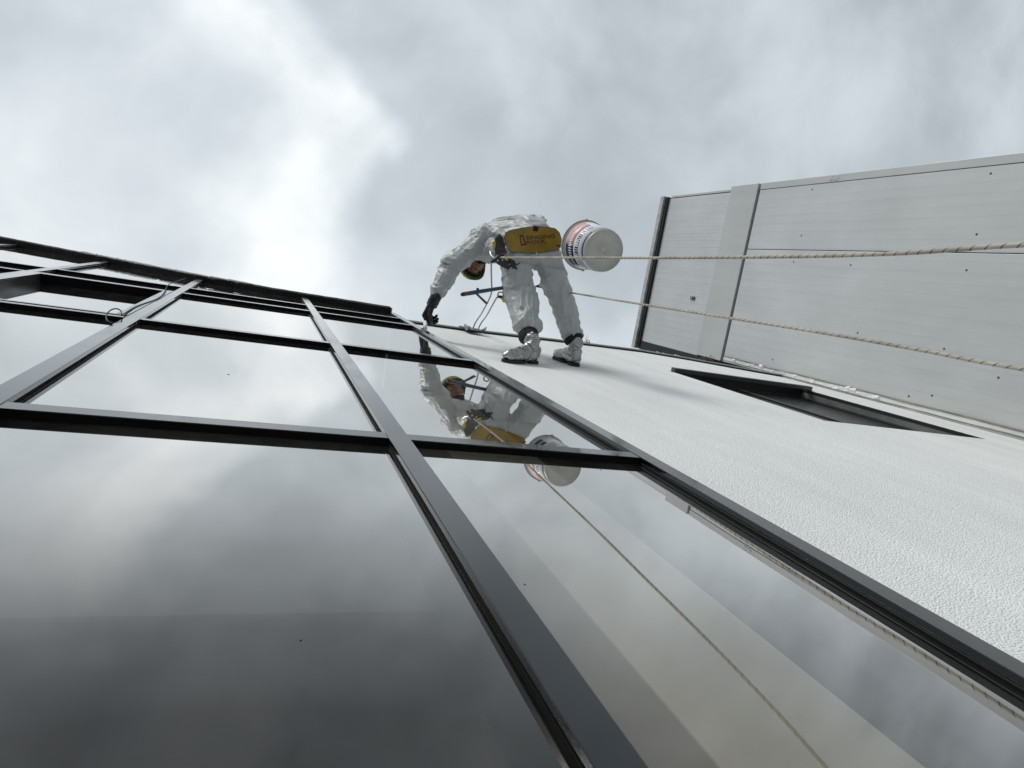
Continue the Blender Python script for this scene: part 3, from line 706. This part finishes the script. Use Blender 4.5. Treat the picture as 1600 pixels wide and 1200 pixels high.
def basis(x, y, z): return Matrix((x, y, z)).transposed()
def boot(heel, toe, ankle, mirror=1):
    f = (toe - heel); L = f.length; f.normalize(); up = Vector((0, -1, 0)); f = (f - up * f.dot(up)).normalized(); s = up.cross(f)
    P = lambda a, h, b=0: heel + f * (a * 1.10 - .004) + up * (h * 1.12) + s * (b * 1.05)
    bm = bmesh.new()
    hull(bm, [(P(.035, .048), .044), (P(.10, .052), .043), (P(.03, .085), .040)], 2)
    hull(bm, [(P(.10, .052), .045), (P(.19, .046, .006 * mirror), .047), (P(.10, .09), .036)], 2)
    hull(bm, [(P(.19, .046, .004 * mirror), .048), (P(.262, .038, 0), .038)], 2)
    hull(bm, [(P(.055, .07), .047), (P(.06, .13), .046)], 2)
    top = lerp(P(.06, .13), ankle + (J['lkn'] - ankle) * .0, .0)
    sh = (ankle - P(.06, .07)).normalized()
    top = P(.06, .12) + sh * .030
    hull(bm, [(P(.06, .12), .047), (top, .054)], 2)
    bm = remeshed(bm, .006, 3)
    bm.normal_update()
    mv = []
    for v in bm.verts:
        q = v.co * 26; n = (1 - abs(noise.noise(q * .75)) * 2); n2 = noise.noise(v.co * 40)
        mv.append((v, v.normal * (.0080 * max(0, n) ** 1.3 + .0030 * n2 - .002)))
    for v, d in mv: v.co += d
    for v in bm.verts:
        h = (v.co - heel).dot(up)
        if h < .012: v.co += up * (.012 - h) * .97
    b = link('boot', bm, M['foil'], person, smooth=False)
    for p in b.data.polygons: p.use_smooth = True
    bm = bmesh.new()                                    # sole: heel block and tread, touching the wall
    def outline(a0, a1, w0, w1, n=10):
        pts = []
        for i in range(n + 1):
            t = math.pi * (-.5 + i / n); pts.append((a1 - w1 + math.cos(t) * w1, math.sin(t) * w1))
        for i in range(n + 1):
            t = math.pi * (.5 + i / n); pts.append((a0 + w0 + math.cos(t) * w0, math.sin(t) * w0))
        return pts
    prism(bm, [P(a, .020, b) for a, b in outline(-.008, .085, .040, .038)], -up * .0185)
    prism(bm, [P(a, .018, b) for a, b in outline(.115, .300, .040, .042)], -up * .0165)
    link('sole', bm, M['sole'], b)
    kn = J['lkn'] if mirror > 0 else J['rkn']; an = ankle - (ankle - kn).normalized() * .060; dn = (ankle - kn).normalized()
    bm = bmesh.new(); tube(bm, [top - sh * .004, lerp(top, an, .6), an + dn * .004, an - dn * .01], [.050, .058, .072, .070], 20, uv=False)  # sock flared to fill the cuff, its black paints the shaded opening
    link('sock_cuff_shade', bm, M['sock_cuff_shade'], person, smooth=True)
    return b
boot(lheel, ltoe, lank, 1)
boot(rheel, rtoe, rank, -1)

def hand(wrist, knuckle_dir, palm_n, curl, scale=1.0, side=1, spread=-.9):
    """gloved hand: palm, five bent fingers; palm_n points out of the palm"""
    k = Vector(knuckle_dir).normalized(); n = Vector(palm_n); n = (n - k * n.dot(k)).normalized(); s = k.cross(n) * side
    P = lambda a, b, c: wrist + (k * a + s * b + n * c) * scale
    bm = bmesh.new()
    hull(bm, [(P(-.035, 0, 0), .033 * scale), (P(.01, 0, 0), .030 * scale)], 2)
    hull(bm, [(P(.012, .018, 0), .021 * scale), (P(.012, -.018, 0), .021 * scale), (P(.082, .032, -.004), .0150 * scale), (P(.086, .010, -.006), .0155 * scale), (P(.082, -.030, 0), .0140 * scale)], 2)
    lens = [(.033, (.044, .028, .022)), (.011, (.048, .031, .024)), (-.012, (.045, .029, .023)), (-.033, (.036, .022, .020))]
    for idx, (off, seg) in enumerate(lens):
        p = P(.086, off, -.004); ang = 0
        for j, ln in enumerate(seg):
            ang += R_(curl[j] + idx * 3)
            d = k * math.cos(ang) + n * math.sin(ang) - s * (off * spread)
            q = p + d.normalized() * ln * scale
            hull(bm, [(p, (.0108 - .0010 * j) * scale), (q, (.0100 - .0012 * j) * scale)], 2); p = q
    a = P(.018, .030, .012); b = P(.050, .056, .028); c = P(.078, .050, .046); d = P(.098, .036, .056)
    for (u, ru), (v, rv) in zip(((a, .0155), (b, .0125), (c, .0112)), ((b, .0125), (c, .0112), (d, .0095))):
        hull(bm, [(u, ru * scale), (v, rv * scale)], 2)
    bm = remeshed(bm, .0030, 2)
    return link('glove', bm, M['glove'], person, smooth=True)
hd = (onY(662, 502, .390) - J['lwr'])
hand(J['lwr'] + hd.normalized() * .040, hd, Vector((.75, .2, -.45)), (46, 58, 42), 1.34, 1, 3.0)
bm = bmesh.new(); tube(bm, [J['lwr'] + hd.normalized() * t for t in (-.01, .03, .062)], [.036, .044, .040], 20, uv=False); link('glove_cuff', bm, M['glove'], person, smooth=True)
bm = bmesh.new(); tube(bm, [J['lwr'] + hd.normalized() * t for t in (.058, .063, .068)], [.0400, .0435, .0400], 20, uv=False); link('glove_hem', bm, M['binding'], person, smooth=True)

# right hand, down behind the left thigh on the handle of the tool
bar0, bar1 = onZ(722, 460, 4.36), onZ(803, 447, 4.76)
rwr = onZ(806, 434, 4.90)
hand(rwr, bar1 - rwr + Vector((0, .02, 0)), Vector((-.8, .1, -.5)), (45, 60, 45), 1.0, -1)

def head():
    c = J['head']; up = Vector((-.20, .60, .74)).normalized(); fc = Vector((-.22, .70, -.62)); fc = (fc - up * fc.dot(up)).normalized(); s = up.cross(fc)
    B = basis(s, fc, up)
    P = lambda x, y, z: c + s * x + fc * y + up * z
    bm = bmesh.new()
    hull(bm, [(P(0, -.012, .035), Vector((.074, .092, .085)), B), (P(0, .030, -.035), Vector((.058, .060, .06)), B)], 3)
    hull(bm, [(P(0, .045, -.075), .034), (P(.028, .025, -.062), .034), (P(-.028, .025, -.062), .034)], 2)       # jaw and chin
    hull(bm, [(P(0, .088, .020), .010), (P(0, .108, -.018), .0125), (P(.012, .095, -.022), .008), (P(-.012, .095, -.022), .008)], 2)   # nose
    hull(bm, [(P(.042, .072, .034), .012), (P(-.042, .072, .034), .012), (P(0, .082, .036), .012)], 2)          # brow
    for q in (-1, 1): hull(bm, [(P(.076 * q, -.004, .015), Vector((.008, .016, .030)), B), (P(.073 * q, .002, -.012), .009)], 2)   # ears
    for q in (-1, 1): hull(bm, [(P(.040 * q, .064, -.018), .020)], 2)
    hull(bm, [(P(0, -.02, -.05), .056), (P(0, -.045, -.115), .058)], 2)                                         # neck
    bm = remeshed(bm, .0045, 3)
    h = link('head', bm, M['skin'], person, smooth=True)
    for q in (-1, 1):
        b = bmesh.new(); hull(b, [(P(.030 * q, .0700, .010), .0105)], 2); e = link('eye', b, M['eye'], h, smooth=True)
        b = bmesh.new(); hull(b, [(P(.030 * q, .0785, .009), .0042)], 2); link('iris', b, M['iris'], h, smooth=True)
    b = bmesh.new(); hull(b, [(P(.022, .086, -.048), .0045), (P(0, .093, -.047), .006), (P(-.022, .086, -.048), .0045)], 2); link('mouth', b, M['lip'], h, smooth=True)
    b = bmesh.new(); hull(b, [(P(0, .058, -.082), .026), (P(.04, .03, -.07), .024), (P(-.04, .03, -.07), .024), (P(0, -.01, -.11), .058)], 2)
    link('neck_gaiter', b, M['sock_cuff_shade'], person, smooth=True)
    # helmet: shell, lime rim, chin strap
    b = bmesh.new(); n = 28; rings = []
    for i in range(9):
        a = math.pi / 2 * i / 8
        rr = math.cos(a); hh = math.sin(a)
        rings.append([P(math.cos(t) * rr * .108, math.sin(t) * rr * .128, .045 + hh * .098) for t in [2 * math.pi * k / n for k in range(n)]] if i < 8 else [P(0, 0, .143)])
    vr = [[b.verts.new(p) for p in r] for r in rings]
    for A, D in zip(vr, vr[1:]):
        for k in range(n):
            if len(D) == 1: b.faces.new((A[k], A[(k + 1) % n], D[0]))
            else: b.faces.new((A[k], A[(k + 1) % n], D[(k + 1) % n], D[k]))
    he = link('helmet', b, M['helmet'], person, smooth=True)
    sd = he.modifiers.new('t', 'SOLIDIFY'); sd.thickness = .006; sd.offset = 1
    b = bmesh.new(); tube(b, [P(math.cos(t) * .112, math.sin(t) * .133 + (.014 if math.sin(t) > .3 else 0), .045) for t in [2 * math.pi * k / 40 for k in range(41)]], .0055, 8, uv=False)
    link('helmet_rim', b, M['frame_black'], he, smooth=True)
    for q in (-1, 1):
        b = bmesh.new(); tube(b, [P(.098 * q, .02, .045), P(.085 * q, .03, -.01), P(.062 * q, .045, -.06), P(0, .06, -.108)], .005, 6, uv=False)
        link('chin_strap', b, M['webbing'], he)
head()

# ================================================================== WORK SEAT
def seat():
    Z = 4.595
    outl = [(789, 374), (791, 364), (797, 361), (815, 357), (836, 354.5), (856, 355.5), (868, 358), (874, 364), (877, 374), (875.5, 384), (872, 390), (858, 392.5), (838, 395), (818, 394.5), (800, 393.5), (795, 389)]
    pts = [onZ(a, b, Z) for a, b in outl]
    root = empty('work_seat', sum(pts, Vector()) / len(pts), 'yellow rope access work seat with black edging under the worker', 'work seat')
    c = sum(pts, Vector()) / len(pts)
    link('seat_board', prism(bmesh.new(), pts, (0, 0, .020)), M['seat'], root)
    bm = bmesh.new(); tube(bm, [p + Vector((0, 0, .006)) for p in pts + pts[:1]], .0065, 8, uv=False); link('edge_binding', bm, M['binding'], root, smooth=True)
    # lettering on the underside, read from below
    o = onZ(822, 377, Z); ex = (onZ(867, 374.0, Z) - o); Ln = ex.length; ex.normalize()
    ez = Vector((0, 0, -1)); ey = ez.cross(ex).normalized()
    if (onZ(822, 367, Z) - o).dot(ey) < 0: ey = -ey
    def put(body, px, py, width_px, height):
        p = onZ(px, py, Z); w = (onZ(px + width_px, py - width_px * .062, Z) - p).length
        b = text_mesh(body, height); xs = [v.co.x for v in b.verts]; k = w / (max(xs) - min(xs)); x0 = min(xs)
        for v in b.verts: v.co = p + ex * ((v.co.x - x0) * k) + ey * v.co.y * 1.0 + ez * (.0008 + v.co.z)
        link('lettering', b, M['print'], root)
    put('SINGING', 822, 374.6, 45, .038)
    put('ROCK', 823, 381.3, 30, .034)
    # outlined emblem left of the words
    q = [onZ(a, b, Z) + ez * .0006 for a, b in ((811.5, 367.5), (817, 367), (823, 383), (814, 384))]
    qi = [onZ(a, b, Z) + ez * .0006 for a, b in ((813.3, 370), (815.8, 369.6), (820, 381), (815.3, 381.4))]
    bm = bmesh.new(); A = [bm.verts.new(p) for p in q]; B_ = [bm.verts.new(p) for p in qi]
    for k in range(4): bm.faces.new((A[k], A[(k + 1) % 4], B_[(k + 1) % 4], B_[k]))
    ext = bmesh.ops.extrude_face_region(bm, geom=list(bm.faces)); bmesh.ops.translate(bm, vec=ez * .0005, verts=[v for v in ext['geom'] if isinstance(v, bmesh.types.BMVert)])
    link('emblem', bm, M['print'], root)
    # tabs at the middle of the long edges
    p = onZ(837, 357.5, Z); link('webbing_tab', bx(p.x - .018, p.x + .018, p.y - .02, p.y + .016, p.z - .006, p.z + .028, bev=.002), M['webbing'], root)
    p = onZ(838, 396, Z); link('rivet', lathe(bmesh.new(), [(0, .005), (.007, .003), (.008, 0), (0, -.001)], p + Vector((0, 0, -.003)), (0, 0, -1), 10), M['steel'], root, smooth=True)
    # black padded side, webbing up to the descender, yellow tag
    a = [onZ(781, 365.5, 4.66), onZ(786, 371, 4.62), onZ(791, 393, 4.58), onZ(788, 397, 4.58), onZ(775, 401, 4.64), onZ(773, 383, 4.72), onZ(774, 373, 4.70)]
    bm = bmesh.new(); prism(bm, a, (.004, -.004, .03)); link('side_pad', bm, M['webbing'], root)
    b0 = [onZ(769.5, 378, 4.70), onZ(774, 376, 4.69), onZ(775, 386, 4.68), onZ(770.5, 388, 4.69)]
    link('yellow_tag', prism(bmesh.new(), b0, (0, .004, .012)), M['yellow'], root)
    for i, (p0, p1) in enumerate((((788, 367, 4.63), (793, 394, 4.60)), ((785, 366, 4.64), (790, 385, 4.61)))):
        u, v = onZ(*p0), onZ(*p1); mid = lerp(u, v, .5) + Vector((0, 0, -.012))
        bm = bmesh.new(); tube(bm, spline([u, mid, v], 5), .0055, 8, uv=False); link('edge_rope', bm, M['trim'], root, smooth=True)
    bm = bmesh.new(); tube(bm, spline([onZ(766, 392, 4.70), onZ(767, 398, 4.66), onZ(773, 404, 4.61)], 6), .0048, 8, uv=False); link('steel_loop', bm, M['steel'], root, smooth=True)
    # straps that carry the board from both ends up to the harness ring
    ring = onZ(776, 408, 4.78)
    for pp in (onZ(790, 392, 4.605), onZ(874, 386, 4.605)):
        bm = bmesh.new(); prism(bm, [pp + Vector((-.014, 0, 0)), pp + Vector((.014, 0, 0)), ring + Vector((.014, 0, 0)), ring + Vector((-.014, 0, 0))], (0, .004, .002)) ; link('carrying_strap', bm, M['webbing'], root)
seat()

# ================================================================== DESCENDER, CARABINERS, BACK-UP
def oval(c, a, b, la, lb, r, name, material, parent=None, label=None, cat=None, group=None):
    """a snap link: long rounded loop in the plane of a and b"""
    a = Vector(a).normalized(); b = Vector(b); b = (b - a * b.dot(a)).normalized(); pts = []
    for k in range(33):
        t = 2 * math.pi * k / 32; ca, sa = math.cos(t), math.sin(t)
        pts.append(Vector(c) + a * (math.copysign(abs(ca) ** .75, ca) * la) + b * (math.copysign(abs(sa) ** .75, sa) * lb * (1 + .18 * ca)))
    bm = bmesh.new(); tube(bm, pts, r, 8, uv=False, caps=False)
    o = link(name, bm, material, parent, smooth=True, origin=None if parent else c)
    if cat: tag(o, label, cat, group)
    return o
def descender():
    c = onZ(789, 410, 4.60); root = empty('descender', c, 'black and yellow rope descender at the left end of the work seat', 'descender')
    a = (onZ(806, 418, 4.60) - onZ(774, 404, 4.60)).normalized(); v = Vector((0, 0, 1)); b = v.cross(a)
    P = lambda x, y, z: c + a * x + b * y + v * z
    for z0 in (-.022, .012):
        bm = bmesh.new(); n = 20
        out = []
        for k in range(n):
            t = 2 * math.pi * k / n; out.append(P(.078 * math.copysign(abs(math.cos(t)) ** .6, math.cos(t)), .036 * math.copysign(abs(math.sin(t)) ** .8, math.sin(t)) * (1 + .25 * math.cos(t)), z0))
        prism(bm, out, v * .008); link('side_plate', bm, M['frame_black'], root)
    link('pulley', lathe(bmesh.new(), [(0, -.012), (.026, -.012), (.020, 0), (.026, .012), (0, .012)], P(.03, .0, 0), v, 20), M['yellow'], root, smooth=True)
    link('cam', lathe(bmesh.new(), [(0, -.012), (.020, -.012), (.016, 0), (.020, .012), (0, .012)], P(-.032, -.006, 0), v, 20), M['yellow'], root, smooth=True)
    bm = bmesh.new(); hull(bm, [(P(.03, -.01, -.028), .012), (P(.085, .012, -.034), .009), (P(.12, .026, -.030), .008)], 2); link('lever', bm, M['frame_black'], root, smooth=True)
    bm = bmesh.new(); hull(bm, [(P(-.03, -.026, -.026), .009), (P(.0, -.020, -.028), .007)], 2); link('lever_grip', bm, M['yellow'], root, smooth=True)
    for x, y in ((.03, 0), (-.032, -.006), (-.062, .010), (.058, .006)):
        link('bolt', lathe(bmesh.new(), [(0, .006), (.007, .004), (.008, 0), (0, -.001)], P(x, y, -.0225), -v, 12), M['steel'], root, smooth=True)
    bm = bmesh.new(); hull(bm, [(P(-.075, .012, 0), .016), (P(-.062, -.02, 0), .014), (P(-.085, .03, .02), .012)], 2); link('attachment_eye', bm, M['frame_black'], root, smooth=True)
descender()
oval(onZ(809, 418, 4.575), onZ(816, 415, 4.575) - onZ(802, 421, 4.575), (0.2, 1, .2), .042, .024, .0055, 'carabiner', M['steel_dark'], label='grey steel carabiner at the right of the black descender', cat='carabiner')
oval(onZ(782, 460.5, 4.86), (1, 0, .25), (0, 1, 0), .024, .020, .0048, 'carabiner', M['steel_dark'], label='small dark ring link beside the blue tool handle', cat='carabiner')
def backup():
    c = onZ(787, 467, 4.92); root = empty('fall_arrester', c, 'yellow fall arrester on the rope beside the left thigh', 'fall arrester')
    d = (onZ(779, 463, 4.9) - onZ(794, 471, 4.9)).normalized(); v = Vector((0, 0, 1)); b = v.cross(d); P = lambda x, y, z: c + d * x + b * y + v * z
    bm = bmesh.new(); hull(bm, [(P(-.03, 0, 0), .019), (P(.012, .004, 0), .017), (P(-.01, -.014, 0), .012)], 2); link('housing', bm, M['yellow'], root, smooth=True)
    bm = bmesh.new(); hull(bm, [(P(.03, .002, 0), .013), (P(.046, -.004, .004), .010)], 2); link('clamp', bm, M['frame_black'], root, smooth=True)
    link('axle', lathe(bmesh.new(), [(0, .004), (.008, .003), (.009, 0), (0, -.001)], P(-.012, 0, -.0185), -v, 12), M['steel'], root, smooth=True)
backup()

# ================================================================== TOOL ON ITS CORD, WIPE, BUCKET
def tool():
    root = empty('window_tool', lerp(bar0, bar1, .5), 'blue handled window tool with a red end behind the left thigh', 'tool')
    d = (bar1 - bar0).normalized()
    bm = bmesh.new(); tube(bm, [bar0 + d * t for t in (.045, .05, .12, .24, (bar1 - bar0).length)], [.0135, .0145, .0150, .0145, .0130], 14, uv=False); link('handle', bm, M['blue'], root, smooth=True)
    bm = bmesh.new(); tube(bm, [bar0 + d * t for t in (.010, .014, .044)], [.0125, .0150, .0150], 14, uv=False); link('end_grip', bm, M['red'], root, smooth=True)
    bm = bmesh.new(); hull(bm, [(bar0 + d * .002, .013), (bar0 + d * .010, .0145)], 2); link('end_cap', bm, M['frame_black'], root, smooth=True)
    p = bar0 + d * .175
    link('hinge', prism(bmesh.new(), [p + Vector((-.012, .014, 0)), p + Vector((.010, .012, 0)), p + Vector((.095, .066, .0)), p + Vector((.075, .072, .0))], (0, 0, .012)), M['steel_dark'], root)
    link('clip', bx(p.x - .008, p.x + .008, p.y - .028, p.y - .013, p.z - .006, p.z + .006, bev=.002), M['frame_black'], root)
tool()
def wipe():
    a = onY(664.5, 503, .386); b = onY(663.8, 513, .396); bm = bmesh.new(); pts = [lerp(a, b, t) for t in (0, .3, .6, 1)]
    tube(bm, pts, [.012, .014, .011, .017], 8, uv=False)
    for v in bm.verts: v.co += Vector((noise.noise(v.co * 40), .3 * noise.noise(v.co * 50), noise.noise(v.co * 45))) * .007
    tag(link('wiping_cloth', bm, M['rag'], smooth=True, origin=a), 'small white wiping cloth under the black gloved fingers', 'cloth')
wipe()

def bucket():
    c = onZ(944, 392, 3.96); ax = (onZ(912.5, 383, 4.28) - c).normalized(); H = (onZ(912.5, 383, 4.28) - c).length
    root = empty('bucket', c, 'off white plastic bucket with a pink and navy label hanging beside the worker', 'bucket')
    k = .1370
    link('bucket_body', lathe(bmesh.new(), [(0, .010), (.022, .010), (.024, .007), (.0265, .007), (.0285, .010), (k - .010, .010), (k - .007, .001), (k - .002, 0), (k, .003), (k + .0015, .012), (k + .014, H * .62), (k + .0215, H * .885), (k + .027, H * .888), (k + .027, H * .91), (k + .0225, H * .915), (k + .0225, H * .965), (k + .031, H * .9653), (k + .034, H * .955), (k + .034, H * .99), (k + .031, H), (k + .020, H), (k + .010, H * .5), (k - .004, .018), (0, .018)], c, ax, 64), M['bucket'], root, smooth=True)
    # label wrapped on the side that faces the wall's foot
    vx = (onZ(975, 392, 3.96) - c).normalized(); vx = (vx - ax * vx.dot(ax)).normalized(); vy = (onZ(944, 360, 3.96) - c); vy = (vy - ax * vy.dot(ax) - vx * vy.dot(vx)).normalized()
    def rad(h): return k + .0015 + .0125 * (h / (H * .62)) if h < H * .62 else k + .014 + .0075 * (h - H * .62) / (H * .265)
    def patch(a0, a1, h0, h1, off):
        bm = bmesh.new(); n = max(2, int((a1 - a0) / 6)); rows = []
        for i in range(n + 1):
            t = R_(a0 + (a1 - a0) * i / n); rr = vx * math.cos(t) + vy * math.sin(t)
            rows.append([bm.verts.new(c + ax * (h * H) + rr * (rad(h * H) + off + q)) for h, q in ((h0, 0), ((h0 + h1) / 2, 0), (h1, 0))])
        for A, B in zip(rows, rows[1:]):
            for j in (0, 1): bm.faces.new((A[j], B[j], B[j + 1], A[j + 1]))
        ext = bmesh.ops.extrude_face_region(bm, geom=list(bm.faces))
        for v in [v for v in ext['geom'] if isinstance(v, bmesh.types.BMVert)]:
            d = v.co - c; d = d - ax * d.dot(ax); v.co -= d.normalized() * .0006
        return bm
    lab = link('label_sheet', patch(60, 262, .05, .86, .0008), M['label_white'], root, smooth=True)
    link('pink_panel', patch(102, 172, .50, .84, .0014), M['label_pink'], lab, smooth=True)
    link('navy_panel', patch(173, 232, .50, .84, .0014), M['label_navy'], lab, smooth=True)
    link('navy_panel', patch(126, 205, .07, .13, .0014), M['label_navy'], lab, smooth=True)
    link('grey_panel', patch(206, 250, .16, .44, .0014), M['label_grey'], lab, smooth=True)
    bm = bmesh.new(); rng = random.Random(5); a = 108
    while a < 196:
        w = rng.uniform(3, 5.5); merge(bm, patch(a, a + w * .35, .28, .44, .0014)); merge(bm, patch(a + w * .35, a + w, rng.choice((.28, .34, .41)), rng.choice((.36, .44)) if False else .44, .0014)) if rng.random() < .6 else merge(bm, patch(a + w * .35, a + w, .28, .32, .0014)); a += w + 2.2
    o = link('label_print', bm, M['label_navy'], lab); o['kind'] = 'stuff'
    # wire bail and the strap it hangs on
    e1 = c + ax * (H * .965) + vy * (k + .036); e2 = c + ax * (H * .965) - vy * (k + .036); apex = c + ax * (H + .15) - vx * .03
    bm = bmesh.new(); tube(bm, spline([e1, e1 + ax * .06 - vy * .02, lerp(e1, apex, .7) + ax * .03, apex, lerp(e2, apex, .7) + ax * .03, e2 + ax * .06 + vy * .02, e2], 6), .0028, 6, uv=False); link('bail', bm, M['steel'], root, smooth=True)
    for e, sg in ((e1, 1), (e2, -1)): link('bail_lug', lathe(bmesh.new(), [(0, .006), (.008, .005), (.010, 0), (.010, -.006)], e, vy * sg, 14), M['bucket'], root, smooth=True)
    bm = bmesh.new(); tube(bm, spline([apex, lerp(apex, onZ(866, 384, 4.64), .5) + Vector((.0, .01, -.01)), onZ(866, 384, 4.64)], 6), .005, 8, uv=False)
    tag(link('rope_sling', bm, M['cord'], origin=apex), 'short dark cord that hangs the bucket from the work seat', 'sling')
bucket()

# ================================================================== ROPES
def rope(name, pts, label, group):
    bm = bmesh.new(); tube(bm, spline(pts, 14), .0060, 12)
    return tag(link(name, bm, M['rope'], origin=pts[0]), label, 'rope', group)
top1 = onY(740.5, 512.5, .470); top2 = onY(748.5, 514.5, .470)
def along(px, py, X): return onX(px, py, X)
# working rope: parapet - descender - free tail down past the lens to the paving
rope('access_rope', [top1 + Vector((0, .28, .02)), top1 + Vector((0, .0, .018)), lerp(top1, onZ(767.5, 461, 5.02), .5), lerp(top1, onZ(767.5, 461, 5.02), .94), onZ(768.3, 452, 4.98), onZ(768.0, 440, 4.90), onZ(767.6, 420, 4.75), onZ(768.5, 409, 4.66), onZ(775, 404, 4.60), onZ(783, 402.5, 4.57),
     along(845, 402.5, 1.60), along(900, 402.5, 1.585), along(1000, 403.0, 1.575), along(1150, 402.0, 1.555), along(1280, 400.0, 1.54), along(1400, 396.0, 1.525), along(1500, 389.5, 1.51), along(1600, 382.5, 1.50), Vector((1.47, -.31, CAMZ + .2)), Vector((1.45, -.38, .6)), Vector((1.44, -.40, .012))],
     'upper cream working rope crossing in front of the bucket', 'climbing ropes of the worker')
rope('access_rope', [top2 + Vector((0, .28, .02)), top2 + Vector((0, 0, .018)), lerp(top2, onZ(775.5, 466, 4.98), .5), lerp(top2, onZ(775.5, 466, 4.98), .95), onZ(778, 464.5, 4.97), onZ(790, 462, 4.95), onZ(818, 452, 5.02), onZ(843, 447.5, 4.98), onZ(868, 453, 4.85), 
     along(893, 457.5, 2.08), along(1000, 475, 1.98), along(1150, 498.5, 1.95), along(1300, 522.5, 1.93), along(1450, 549, 1.91), along(1600, 577, 1.90), Vector((1.885, -.02, CAMZ + .2)), Vector((1.88, -.03, .6)), Vector((1.88, -.03, .012))],
     'lower cream safety rope running behind the right thigh', 'climbing ropes of the worker')
def small_triangle():
    p = [onZ(837, 447.5, 4.96), onZ(848, 443, 4.96), onZ(850.5, 450, 4.96)]
    bm = bmesh.new(); tube(bm, p + p[:1], .006, 6, uv=False)
    tag(link('triangle_link', bm, M['steel_dark'], origin=p[0]), 'dark triangular link seen in the gap between the thighs', 'link')
small_triangle()
def protector():
    a, b = onY(732, 513.5, .455), onY(757, 517.5, .455)
    root = empty('rope_protector', lerp(a, b, .5), 'grey rope protector pad clamped on the coping edge', 'rope protector')
    z = zc(ztop(a.x))
    d = (b - a).normalized()
    bm = bmesh.new(); n = 14; rows = []
    for i in range(n + 1):
        p = lerp(a, b, i / n); w = .010 * noise.noise((i * .5, 2, 1)); zz = zc(ztop(p.x)) + .034
        rows.append([bm.verts.new(q) for q in ((p.x, .458 + w, p.z - .02), (p.x, .452 + w, p.z + .05), (p.x, .464, zz + .022 + w), (p.x, .70, zz + .03), (p.x, .70, zz + .01), (p.x, .470, zz + .002), (p.x, .466, p.z - .02))])
    for A, B in zip(rows, rows[1:]):
        for k in range(7): bm.faces.new((A[k], A[(k + 1) % 7], B[(k + 1) % 7], B[k]))
    bm.faces.new(rows[0]); bm.faces.new(rows[-1][::-1]); link('pad', bm, M['steel_dark'], root)
    for t in (.02, .98):
        p = lerp(a, b, t); bm = bmesh.new(); hull(bm, [((p.x, .445, p.z + .01), .016), ((p.x + (.03 if t > .5 else -.03), .425, p.z + .05), .006), ((p.x, .462, p.z + .06), .018)], 2); link('pad_corner', bm, M['coping'], root)
protector()

# loose black cable hooked round the second mullion
pts = [onY(290, 435, .392), onY(272, 441, .384), onY(262, 446, .386), onY(256, 458, .392), onY(245, 467, .396), onY(215, 478, .396), onY(194, 490, .393), onY(190.5, 493, .388), onY(189, 486, .378), onY(183, 482.5, .372), onY(175, 483.5, .372), onY(168, 489, .378), onY(166, 497, .386), onY(169, 502, .392), onY(176, 505, .396)]
bm = bmesh.new(); tube(bm, spline(pts, 6), .0028, 8, uv=False)
tag(link('loose_cable', bm, M['cord'], smooth=True, origin=pts[0]), 'loose black cable looped over the opening light beside a mullion', 'cable')
